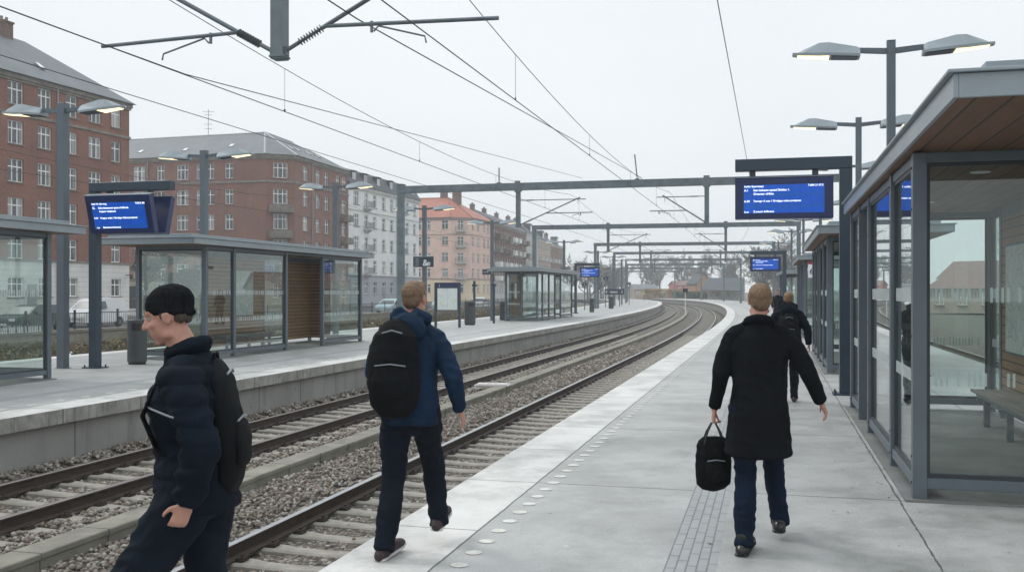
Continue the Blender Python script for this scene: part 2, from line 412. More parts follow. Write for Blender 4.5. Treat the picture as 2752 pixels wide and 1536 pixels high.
def mat_roof(name, a, b, rows=0.28, ridge=0.0):
    n = NT(name); P = n.coord('Object'); uv = n.xyz(n.coord('UV'))
    c = n.mix(n.rng(n.noise(P, 0.5, 6, 0.7), 0.35, 0.68), a, b)
    c = n.mix(n.rng(n.noise(P, 4, 5, 0.7), 0.5, 0.75, 0, 0.6), c, tuple(x * 0.6 for x in a))
    g = n.m('LESS_THAN', n.m('FRACT', n.m('DIVIDE', uv[1], rows)), 0.16)
    c = n.mix(n.m('MULTIPLY', g, 0.35), c, tuple(x * 0.4 for x in a))
    n.bsdf(c, 0.6, 0, n.bump(n.m('SUBTRACT', n.noise(P, 6, 5), g), 0.4, 0.04)); return n.mat
M['slate'] = mat_roof('slate_roof', (0.115, 0.13, 0.145), (0.165, 0.18, 0.19))
M['slate_dark'] = mat_roof('dark_slate_roof', (0.045, 0.055, 0.07), (0.07, 0.082, 0.097))
M['tile_orange'] = mat_roof('orange_tile_roof', (0.42, 0.145, 0.095), (0.33, 0.11, 0.075))
M['lead'] = simple('lead_flashing', (0.30, 0.32, 0.34), 0.5, 0.2)
M['chimney'] = simple('chimney_brick', (0.16, 0.105, 0.088), 0.9, 0, 0.35, 6)
M['sash'] = simple('white_window_paint', (0.86, 0.86, 0.84), 0.5, 0, 0.06, 3)
M['sash_dark'] = simple('dark_window_paint', (0.25, 0.26, 0.26), 0.5)
def mat_pane():
    n = NT('window_pane_with_curtain'); P = n.coord('Object'); x = n.xyz(P)
    r = n.n('ShaderNodeObjectInfo').outputs['Random']
    r2 = n.m('FRACT', n.m('MULTIPLY', r, 7.13))
    cur = n.m('GREATER_THAN', n.m('ABSOLUTE', x[0]), n.rng(r2, 0, 1, 0.05, 0.75))
    fold = n.noise(n.mapping(P, (14, 1, 0.5)), 2, 2)
    cc = n.mix(fold, (0.24, 0.245, 0.25), (0.58, 0.58, 0.56))
    dark = n.mix(n.noise(P, 1.7, 3), (0.008, 0.010, 0.013), (0.05, 0.06, 0.07))
    c = n.mix(n.m('MULTIPLY', cur, n.rng(r, 0.0, 1.0, 0.25, 0.9)), dark, cc)
    n.bsdf(c, 0.08, 0, n.bump(n.noise(P, 1.5, 2), 0.08, 0.1), 1.0); return n.mat
M['pane'] = mat_pane()
def mat_glass(name, tint, refl=1.0, spec_rough=0.0):
    n = NT(name)
    g = n.n('ShaderNodeNewGeometry')
    dot = n.n('ShaderNodeVectorMath', operation='DOT_PRODUCT')
    n.t.links.new(g.outputs['Normal'], dot.inputs[0]); n.t.links.new(g.outputs['Incoming'], dot.inputs[1])
    inv = n.m('SUBTRACT', 1.0, n.m('ABSOLUTE', dot.outputs['Value']), clamp=True)
    F = n.m('MULTIPLY', n.m('ADD', 0.045, n.m('MULTIPLY', n.m('POWER', inv, 4.2), 0.95)), refl, clamp=True)
    tr = n.n('ShaderNodeBsdfTransparent'); n.put(tr.inputs[0], tint)
    gl = n.n('ShaderNodeBsdfGlossy'); gl.inputs['Roughness'].default_value = spec_rough; n.put(gl.inputs[0], (0.97, 1.0, 0.99))
    dirt = n.noise(n.mapping(n.coord(), (1, 1, 0.25)), 6, 5, 0.7)
    df = n.n('ShaderNodeBsdfDiffuse'); n.put(df.inputs[0], (0.42, 0.48, 0.46))
    mx0 = n.n('ShaderNodeMixShader'); n.put(mx0.inputs[0], n.rng(dirt, 0.45, 0.8, 0.0, 0.03))
    n.t.links.new(tr.outputs[0], mx0.inputs[1]); n.t.links.new(df.outputs[0], mx0.inputs[2])
    mx = n.n('ShaderNodeMixShader'); n.put(mx.inputs[0], F)
    n.t.links.new(mx0.outputs[0], mx.inputs[1]); n.t.links.new(gl.outputs[0], mx.inputs[2])
    n.t.links.new(mx.outputs[0], n.out.inputs[0]); return n.mat
M['glass'] = mat_glass('greenish_shelter_glass', (0.915, 0.955, 0.945), 1.0)
M['car_glass'] = simple('car_window', (0.04, 0.06, 0.065), 0.32, 0, 0.3, 1.5, spec=.6)
def mat_frost():
    n = NT('frosted_glass_marking')
    tr = n.n('ShaderNodeBsdfTransparent'); df = n.n('ShaderNodeBsdfDiffuse'); n.put(df.inputs[0], (0.62, 0.68, 0.67))
    mx = n.n('ShaderNodeMixShader'); mx.inputs[0].default_value = 0.33
    n.t.links.new(tr.outputs[0], mx.inputs[1]); n.t.links.new(df.outputs[0], mx.inputs[2]); n.t.links.new(mx.outputs[0], n.out.inputs[0])
    return n.mat
M['frost'] = mat_frost()
def mat_wood(name, a, b, axis=2, pitch=0.115, along=0, gapw=0.15):
    """boards stacked along `axis`, grain running along `along`"""
    n = NT(name); P = n.coord('Object'); x = n.xyz(P)
    q = n.m('DIVIDE', x[axis], pitch)
    fr = n.m('FRACT', q); wn = n.n('ShaderNodeTexWhiteNoise', noise_dimensions='1D'); n.put(wn.inputs['W'], n.m('FLOOR', q))
    sc = [16.0, 16.0, 16.0]; sc[along] = 0.9
    g = n.noise(n.mapping(P, tuple(sc)), 1.6, 5, 0.65)
    c = n.mix(n.rng(g, 0.3, 0.72), a, b)
    c = n.mix(n.m('MULTIPLY', wn.outputs[0], 0.5), c, tuple(v * 0.62 for v in a))
    c = n.mix(n.rng(n.noise(P, 1.3, 5, 0.7), 0.5, 0.75, 0, 0.45), c, tuple(v * 0.45 for v in a))
    gap = n.m('LESS_THAN', fr, gapw)
    c = n.mix(gap, c, (0.012, 0.009, 0.007))
    n.bsdf(c, 0.6, 0, n.bump(n.m('SUBTRACT', n.m('MULTIPLY', g, 0.4), n.m('MULTIPLY', gap, 2.0)), 0.5, 0.012)); return n.mat
M['wood'] = mat_wood('horizontal_wood_cladding', (0.25, 0.13, 0.06), (0.36, 0.205, 0.105))
M['wood_y'] = mat_wood('end_wood_cladding', (0.25, 0.13, 0.06), (0.36, 0.205, 0.105), along=1)
M['soffit'] = mat_wood('soffit_boards', (0.135, 0.068, 0.04), (0.215, 0.115, 0.07), axis=1, pitch=0.21, gapw=0.07)
M['slat'] = mat_wood('weathered_bench_slats', (0.15, 0.13, 0.115), (0.23, 0.205, 0.185), axis=1, pitch=0.066, gapw=0.0)
def mat_poster(name, a, b, c3, line):
    n = NT(name); P = n.coord('Object')
    c = n.mix(n.rng(n.noise(P, 2.2, 3), 0.45, 0.55), a, b)
    e = n.voro(P, 6, 'DISTANCE_TO_EDGE')
    c = n.mix(n.m('MULTIPLY', n.m('LESS_THAN', e, 0.035), 0.8), c, line)
    c = n.mix(n.m('LESS_THAN', n.noise(n.mapping(P, loc=(3, 1, 5)), 3.1, 2), 0.36), c, c3)
    n.bsdf(c, 0.35, 0, None, 0.6); return n.mat
M['map'] = mat_poster('printed_map', (0.62, 0.66, 0.62), (0.50, 0.58, 0.55), (0.42, 0.55, 0.40), (0.30, 0.36, 0.36))
M['map_pale'] = mat_poster('pale_printed_map', (0.72, 0.76, 0.75), (0.66, 0.72, 0.70), (0.60, 0.68, 0.52), (0.52, 0.56, 0.58))
M['bark'] = simple('tree_bark', (0.095, 0.082, 0.072), 0.95, 0, 0.3, 3, 0.5, 20)
M['bark_dark'] = simple('dark_wet_bark', (0.045, 0.038, 0.034), 0.95, 0, 0.3, 3)
M['bark_far'] = simple('twig_bark', (0.13, 0.115, 0.105), 0.95, 0, 0.3, 1)
M['leaf_dry'] = simple('dry_leaves', (0.17, 0.115, 0.06), 0.9, 0, 0.5, 2)
M['leaf_green'] = simple('dull_green_leaves', (0.085, 0.105, 0.04), 0.8, 0, 0.4, 2)
M['hedge'] = simple('hedge_green', (0.04, 0.075, 0.035), 0.8, 0, 0.5, 2)
M['skin'] = simple('skin', (0.45, 0.235, 0.175), 0.6, 0, 0.2, 16, 0.3, 160)
M['hair_brown'] = simple('brown_hair', (0.17, 0.105, 0.062), 0.65, 0, 0.45, 55, 0.6, 90, stretch=(3, 3, 0.5))
M['hair_red'] = simple('light_brown_hair', (0.22, 0.13, 0.07), 0.65, 0, 0.4, 55, 0.6, 90, stretch=(3, 3, 0.5))
def fabric(name, col, rough=0.85, sheen=0.0): return simple(name, tuple(c*.75 for c in col), rough, 0, 0.3, 5, 0.35, 220, spec=.12)
M['f_navy'] = fabric('navy_fabric', (0.006, 0.011, 0.020))
M['f_blue'] = fabric('dark_blue_jacket_fabric', (0.010, 0.030, 0.066), 0.7)
M['f_black'] = fabric('black_wool', (0.0075, 0.009, 0.012), 0.95)
M['f_dark'] = fabric('black_navy_fabric', (0.008, 0.014, 0.023))
M['f_trouser'] = fabric('dark_trousers', (0.008, 0.013, 0.022))
M['f_jeans'] = fabric('dark_blue_trousers', (0.007, 0.016, 0.036))
M['f_grey'] = fabric('grey_scarf', (0.12, 0.13, 0.15))
M['pack'] = fabric('black_backpack_fabric', (0.0055, 0.007, 0.009), 0.75)
M['leather'] = simple('black_leather', (0.008, 0.008, 0.009), 0.3, 0, 0.2, 6, 0.1, 60)
M['sneaker'] = simple('dark_plum_shoe', (0.035, 0.02, 0.024), 0.7, 0, 0.2, 12, 0.3, 120)
M['sole'] = simple('pale_shoe_sole', (0.52, 0.51, 0.50), 0.6)
M['reflect'] = simple('grey_reflective_piping', (0.20, 0.22, 0.25), 0.35)
M['eye_white'] = simple('eye_white', (0.30, 0.26, 0.24), 0.3)
M['eye_dark'] = simple('eye_dark', (0.02, 0.015, 0.012), 0.2)

def mat_bar():
    n = NT('white_glass_bars')
    tr = n.n('ShaderNodeBsdfTransparent'); df = n.n('ShaderNodeBsdfDiffuse'); n.put(df.inputs[0], (0.66, 0.71, 0.70))
    mx = n.n('ShaderNodeMixShader'); mx.inputs[0].default_value = 0.68
    n.t.links.new(tr.outputs[0], mx.inputs[1]); n.t.links.new(df.outputs[0], mx.inputs[2]); n.t.links.new(mx.outputs[0], n.out.inputs[0])
    return n.mat
M['frost_bar'] = mat_bar()
# ------------------------------------------------------------------ ground, platforms, tracks
RAIL_Z = -0.73; SEAT = RAIL_Z - 0.165; BED = -0.955
LE = -7.35            # left platform edge
LB = -15.7            # its far edge
mb = MB(); mb.poly([(-1600, -300, -1.2), (1600, -300, -1.2), (1600, 2600, -1.2), (-1600, 2600, -1.2)])
mb.build('ground', M['far_ground'], kind='structure')
mb = MB(); sweep(mb, [(-20.6, BED), (-15.75, BED)], -30, 420, 2); sweep(mb, [(-7.5, BED - .0), (0.2, BED - .0)], -30, 420, 2)
mb.build('ballast_bed', M['ballast'], kind='structure')
# heaps of ballast against the left wall and between the tracks
mb = MB(); sweep(mb, [(-7.46, -0.80), (-7.25, -0.84), (-6.98, -0.955)], -30, 300, 1)
sweep(mb, [(-5.1, -0.955), (-4.7, -0.90), (-4.3, -0.89), (-3.9, -0.89), (-3.3, -0.90), (-2.75, -0.955)], -30, 300, 1)
mb.build('ballast_shoulder', M['ballast'], kind='structure')
mb = MB(); sweep(mb, [(-27.1, -0.62), (-24, -0.75), (-20.6, -0.93)], -30, 420, 2)
mb.build('trackside_soil', M['soil'], kind='structure')
mb = MB(); sweep(mb, [(-52.0, -0.5), (-27.3, -0.5)], -60, 420, 4); mb.build('street', M['asphalt'], kind='structure')
mb = MB(); sweep(mb, [(-130.0, -0.38), (-50.6, -0.38), (-50.6, -0.5)], -60, 420, 4); mb.build('pavement', M['sidewalk'], kind='structure')

def plat(name, prof_top, t0, t1, mats):
    mb = MB()
    return mb
# right platform
mb = MB(); sweep(mb, [(0.0, 0.0, 0.0), (0.655, 0.0, 0.655), (3.0, 0.0, 3.0), (7.6, 0.0, 7.6)], -30, 235, 1, 0, True)
sweep(mb, [(0.0, -0.19, -.19), (0.0, 0.0, 0.0)], -30, 235, 1, 1, True)
sweep(mb, [(0.13, -0.19, 0.1), (0.0, -0.19, 0.0)], -30, 235, 1, 1, True)
sweep(mb, [(0.13, -1.1, -1.1), (0.13, -0.19, -0.19)], -30, 235, 1, 2, True)
sweep(mb, [(7.6, 0.0, 0.0), (7.6, -1.1, -1.1)], -30, 235, 1, 2, True)
mb.build('platform', [M['plat_r'], M['coping'], M['wallc']], kind='structure')
# left platform
T1 = 222
mb = MB(); sweep(mb, [(LB, 0.0, 8.35), (LB + .6, 0.0, 7.75), (-11.5, 0.0, 4.15), (LE - .655, 0.0, .655), (LE, 0.0, 0.0)], -30, T1, 1, 0, True)
sweep(mb, [(LE, 0.0, 0.0), (LE, -0.21, -0.21)], -30, T1, 1, 1, True)
sweep(mb, [(LE, -0.21, 0.0), (LE - .12, -0.21, -0.1)], -30, T1, 1, 1, True)
sweep(mb, [(LE - .12, -0.21, -0.21), (LE - .12, -1.1, -1.1)], -30, T1, 1, 2, True)
sweep(mb, [(LB, -1.1, -1.1), (LB, 0.0, 0.0)], -30, T1, 1, 2, True)
a, b, c, d = W(LB, T1, 0), W(LE, T1, 0), W(LE, T1, -1.1), W(LB, T1, -1.1)
mb.poly([a, d, c, b], 2, [(0, 0), (0, -1.1), (1, -1.1), (1, 0)])
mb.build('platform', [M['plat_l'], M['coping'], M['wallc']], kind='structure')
# painted dots
def dots(s, t0, t1, step, r):
    mb = MB(); t = t0
    while t < t1:
        c = W(s, t, 0.004)
        mb.poly([(c.x + r * math.cos(a * math.pi / 9), c.y + r * math.sin(a * math.pi / 9), 0.004) for a in range(18)])
        t += step
    mb.build('platform_marking', M['cream_dot'], kind='structure')
dots(0.80, -10, 95, 0.31, 0.056); dots(LE - 0.80, -6, 80, 0.62, 0.075)

# ---- rails and sleepers
def shift(mb, loc):
    lx, ly, lz = loc
    mb.v = [(v[0] - lx, v[1] - ly, v[2] - lz) for v in mb.v]
def rail_mb(s, t1, top_m):
    mb = MB(); z = RAIL_Z; q = SEAT
    sweep(mb, [(s - .07, q), (s + .07, q), (s + .07, q + .012), (s + .012, q + .032), (s + .010, z - .05), (s + .034, z - .038), (s + .035, z - .012), (s - .035, z - .012), (s - .034, z - .038), (s - .010, z - .05), (s - .012, q + .032), (s - .07, q + .012)], -30, t1, 1.0, 0, closed=True)
    sweep(mb, [(s - .035, z - .012), (s + .035, z - .012), (s + .028, z - .002), (s + .012, z), (s - .012, z), (s - .028, z - .002)], -30, t1, 1.0, 1, closed=True)
    return mb
def sleeper_mesh():
    mb = MB(); prof = []
    # half height outline along x: seats high, hollow middle
    xs = [(-1.25, -.05), (-1.18, -.012), (-.92, 0.0), (-.5, 0.0), (-.30, -.014), (0, -.02), (.30, -.014), (.5, 0.0), (.92, 0.0), (1.18, -.012), (1.25, -.05)]
    rings = []
    for x, z in xs:
        w = .125 if abs(x) > .45 else .105
        rings.append([(x, -w, -.16), (x, -w, z - .02), (x, -w + .025, z), (x, w - .025, z), (x, w, z - .02), (x, w, -.16)])
    mb.rings(rings, 0)
    for r in (-.705, .705):
        for sd in (-1, 1):
            x = r + sd * .115
            mb.box(x - .05, x + .05, -.06, .06, -.002, .022, 1)
            mb.tube([(x - .03 * sd, -.055, .03), (x + .045 * sd, -.05, .045), (x + .045 * sd, .05, .045), (x - .035 * sd, .055, .032)], .011, 6, 1)
            mb.cyl(x + .01 * sd, 0, .02, .065, .016, 6, 1)
    return mb.mesh('sleeper', [M['sleeper'], M['clip']])
SLM = sleeper_mesh()
def track(sc, label, t1, first, nsl, top, seed, near=-12):
    base = W(sc, 0, SEAT)
    root = empty('railway_track', base, 0, label, 'railway track', 'railway tracks')
    for k in (-.705, .705):
        mb = rail_mb(sc + k, t1, 1); shift(mb, base); mb.build('rail', [M['rail_side'], M[top]], root, smooth=True)
    rr = random.Random(seed); t = first; k = 0; rest = MB()
    while t < 200:
        p = W(sc + rr.uniform(-.02, .02), t, SEAT - .002 - rr.uniform(0, .012)) - base; rz = RZ(t) + rr.uniform(-.012, .012)
        if k < nsl:
            o = bpy.data.objects.new('sleeper', SLM); link(o, root, p, rz)
        else:
            c, s_ = math.cos(rz), math.sin(rz)
            ax = Vector((c, s_, 0)); ay = Vector((-s_, c, 0))
            rest.obox(p + Vector((0, 0, -.05)), ax * 1.2, ay * .12, Vector((0, 0, .05)))
        t += .6 + rr.uniform(-.012, .012); k += 1
    if rest.v: rest.build('sleeper', M['sleeper'], root, kind='stuff')
track(-1.70, 'railway track with polished rails running beside the near right platform', 330, -8, 95, 'rail_top', 1)
track(-6.10, 'railway track with dull rails running along the wall of the left platform', 330, -8, 95, 'rail_top_dull', 2)
track(-17.6, 'railway track half hidden behind the left platform, in front of the scrub', 330, 0, 60, 'rail_top_dull', 3)
track(9.7, 'railway track behind the right platform, seen only through shelter glass', 200, -2, 30, 'rail_top_dull', 4)
mb = MB(); sweep(mb, [(7.62, BED), (15, BED)], -30, 230, 2); mb.build('ballast_bed', M['ballast'], kind='structure')

# cable trough between the tracks
base = W(-4.1, 0, -.9); mb = MB(); t = -14.0
def trough_piece(mb, s, t0, t1):
    for a in (0, 1): pass
    sweep(mb, [(s - .155, -1.0), (s + .155, -1.0), (s + .155, -.79), (s - .155, -.79)], t0, t1, 0.96, 0, closed=True)
    sweep(mb, [(s - .17, -.79), (s + .17, -.79), (s + .17, -.745), (s + .16, -.735), (s - .16, -.735), (s - .17, -.745)], t0 - .003, t1 + .003, .966, 0, closed=True)
while t < 170:
    w = random.uniform(-.012, .012)
    trough_piece(mb, -4.1 + w, t, t + .975); t += 1.0
shift(mb, base); mb.build('cable_trough', M['trough'], None, base, label='long low concrete cable trough lying between the two tracks', cat='cable trough')
c = W(-4.35, 13.1, -.74); mb = MB(); mb.box(-.45, .45, -.24, .24, 0, .04); mb.box(-.40, .40, -.20, .20, .04, .065); mb.box(-.12, -.06, -.05, .05, .065, .08); mb.box(.06, .12, -.05, .05, .065, .08)
mb.build('junction_box_lid', M['ltbeige_pl'], None, c, RZ(13) + .1, bevel=.01, label='pale flat box lid lying across the concrete cable trough', cat='box lid')
# small signal box between the tracks far away
def rocks():
    rng = np.random.RandomState(5)
    bases = []
    for k in range(10):
        bm = bmesh.new()
        bmesh.ops.create_icosphere(bm, subdivisions=1, radius=1)
        for v in bm.verts:
            v.co *= rng.uniform(.68, 1.18)
        sc = Vector((rng.uniform(.8, 1.2), rng.uniform(.65, .95), rng.uniform(.5, .8)))
        for v in bm.verts: v.co = Vector((v.co.x * sc.x, v.co.y * sc.y, v.co.z * sc.z))
        bmesh.ops.triangulate(bm, faces=bm.faces)
        bm.verts.ensure_lookup_table()
        bases.append((np.array([v.co[:] for v in bm.verts]), np.array([[v.index for v in f.verts] for f in bm.faces]))); bm.free()
    nv, nf = len(bases[0][0]), len(bases[0][1])
    S = []; Tt = []; Z = []; Rr = []
    zones = [(-8, 8, 430, .031), (8, 20, 260, .037), (20, 38, 120, .048)]
    for t0, t1, dens, size in zones:
        n = int((t1 - t0) * 7.35 * dens)
        s = rng.uniform(-7.42, .1, n); t = rng.uniform(t0, t1, n)
        S.append(s); Tt.append(t); Rr.append(size * rng.uniform(.55, 1.35, n))
    # extra layers on the heap along the wall and beside the trough
    for t0, t1, dens, size in [(-8, 25, 330, .034), (25, 60, 90, .05)]:
        n = int((t1 - t0) * .55 * dens); S.append(-7.42 + .55 * rng.beta(1, 1.4, n)); Tt.append(rng.uniform(t0, t1, n)); Rr.append(size * rng.uniform(.6, 1.35, n))
    S = np.concatenate(S); Tt = np.concatenate(Tt); Rr = np.concatenate(Rr)
    Z = np.full(len(S), BED + .0)
    Z = np.interp(S, [-7.42, -7.2, -6.95, -5.1, -4.6, -3.5, -2.75, 0.2], [-.79, -.83, BED, BED, -.895, -.895, BED, BED])
    Z = Z + rng.uniform(-.01, .035, len(S))
    keep = np.abs(S + 4.1) > .20
    for c in (-1.7, -6.1):
        d = np.abs(S - c)
        for r in (.705,): keep &= ~(np.abs(d - r) < .085)
        # sleepers: keep few stones on them
        ph = (Tt + 8) % .6; on = (np.minimum(ph, .6 - ph) < .12) & (d < 1.28)
        keep &= ~(on & (rng.uniform(size=len(S)) < .97))
        mid = (d < .62) & ~on
        Z = np.where(mid, Z - .03, Z)
        fill = (d > .85) & (d < 1.5); Z = np.where(fill, Z + .02, Z)
    S, Tt, Z, Rr = S[keep], Tt[keep], Z[keep], Rr[keep]; N = len(S)
    # path is straight up to t=30, so vectorise
    th = TH0 - np.where(Tt > 30, (Tt - 30) / 1000.0, 0)
    pk = [path(t) for t in np.arange(-10, 62, .5)]; gx = np.interp(Tt, np.arange(-10, 62, .5), [p[0] for p in pk]); gy = np.interp(Tt, np.arange(-10, 62, .5), [p[1] for p in pk])
    X = gx + np.cos(th) * S; Y = gy - np.sin(th) * S
    q = rng.normal(size=(N, 4)); q[:, :2] *= .35; q /= np.linalg.norm(q, axis=1)[:, None]
    x, y, z, w = q.T
    Rm = np.stack([1 - 2 * (y * y + z * z), 2 * (x * y - z * w), 2 * (x * z + y * w), 2 * (x * y + z * w), 1 - 2 * (x * x + z * z), 2 * (y * z - x * w), 2 * (x * z - y * w), 2 * (y * z + x * w), 1 - 2 * (x * x + y * y)], 1).reshape(N, 3, 3)
    kind = rng.randint(0, 10, N)
    V = np.zeros((N, nv, 3), np.float32); F = np.zeros((N, nf, 3), np.int32)
    for k in range(10):
        m = kind == k
        V[m] = np.einsum('nij,vj->nvi', Rm[m], bases[k][0]) * Rr[m][:, None, None]
        F[m] = bases[k][1][None]
    V += np.stack([X, Y, Z], 1)[:, None, :]
    F += (np.arange(N) * nv)[:, None, None]
    me = bpy.data.meshes.new('ballast_stones')
    me.vertices.add(N * nv); me.vertices.foreach_set('co', V.reshape(-1))
    me.loops.add(N * nf * 3); me.loops.foreach_set('vertex_index', F.reshape(-1))
    me.polygons.add(N * nf); me.polygons.foreach_set('loop_start', np.arange(0, N * nf * 3, 3, dtype=np.int32))
    me.update(calc_edges=True); me.materials.append(M['stones'])
    link(bpy.data.objects.new('ballast_stones', me), kind='stuff', label='grey and brown crushed ballast stones between the rails', cat='ballast')
    print('stones', N)
rocks()

def leaves():
    rng = random.Random(12); V = []; F = []
    for _ in range(130):
        s_ = rng.uniform(.2, 7.2) if rng.random() < .4 else rng.gauss(3.7, .25); t_ = rng.uniform(-9.5, 12); c = W(s_, t_, .006); a = rng.uniform(0, 6.3); l = rng.uniform(.008, .024); w_ = l * rng.uniform(.3, .6)
        u = Vector((math.cos(a), math.sin(a), rng.uniform(-.1, .25))) * l; v = Vector((-math.sin(a), math.cos(a), rng.uniform(0, .3))) * w_
        k = len(V); V += [c - u, c + v, c + u, c - v + Vector((0, 0, .002))]; F.append((k, k + 1, k + 2, k + 3))
    me = bpy.data.meshes.new('fallen_leaves'); me.from_pydata([tuple(v) for v in V], [], F); me.materials.append(M['leaf_dry'])
    link(bpy.data.objects.new('fallen_leaves', me), kind='stuff', label='tiny dry leaves and crumbs scattered on the right platform', cat='leaves')
leaves()

def weeds():
    rng = random.Random(31); V = []; F = []
    for _ in range(170):
        q = rng.random(); t_ = rng.uniform(-7, 45)
        s_ = rng.choice((-4.33, -3.86)) + rng.gauss(0, .03) if q < .6 else (-7.40 if q < .8 else rng.uniform(-7.3, -.2)); c = W(s_, t_, -.90 if q < .6 else (-.82 if q < .8 else -.95))
        for b in range(rng.randint(8, 20)):
            h = rng.uniform(.03, .11); a = rng.uniform(0, 6.28); l = rng.uniform(.01, .05); p = c + Vector((rng.gauss(0, .03), rng.gauss(0, .03), 0)); d = Vector((math.cos(a), math.sin(a), 0)); w_ = Vector((-d.y, d.x, 0)) * .004
            k = len(V); V += [p - w_, p + w_, p + d * l + Vector((0, 0, h))]; F.append((k, k + 1, k + 2))
    me = bpy.data.meshes.new('weeds'); me.from_pydata([tuple(v) for v in V], [], F); me.materials.append(M['leaf_green'])
    link(bpy.data.objects.new('weeds', me), kind='stuff', label='small green weed tufts growing between ballast and cable trough', cat='weeds')
weeds()
M['seal'] = simple('dark_glazing_seal', (0.035, 0.042, 0.05), .5, .1)
# ------------------------------------------------------------------ text
def text_mesh(body, size, depth=0.002, align='LEFT', bold=0.0):
    cu = bpy.data.curves.new('lettering', 'FONT'); cu.body = body; cu.size = size; cu.extrude = depth; cu.align_x = align; cu.offset = bold
    cu.resolution_u = 2
    o = bpy.data.objects.new('lettering', cu); COL.objects.link(o)
    dg = bpy.context.evaluated_depsgraph_get(); dg.update()
    me = bpy.data.meshes.new_from_object(o.evaluated_get(dg))
    bpy.data.objects.remove(o); bpy.data.curves.remove(cu)
    return me
def text_on(parent, lines, mat, name='lettering'):
    """lines: (text, size, x, y, z, rx) written in the parent's local xz plane facing -y"""
    V = []; F = []
    for (s, size, x, y, z, flip) in lines:
        me = text_mesh(s, size, .0015, bold=size * .015)
        b = len(V)
        for v in me.vertices:
            if flip: V.append((x - v.co.x, y + v.co.z, z + v.co.y))
            else: V.append((x + v.co.x, y - v.co.z, z + v.co.y))
        for p in me.polygons: F.append([b + i for i in p.vertices])
        bpy.data.meshes.remove(me)
    me = bpy.data.meshes.new(name); me.from_pydata(V, [], F); me.materials.append(mat); me.update()
    return link(bpy.data.objects.new(name, me), parent)

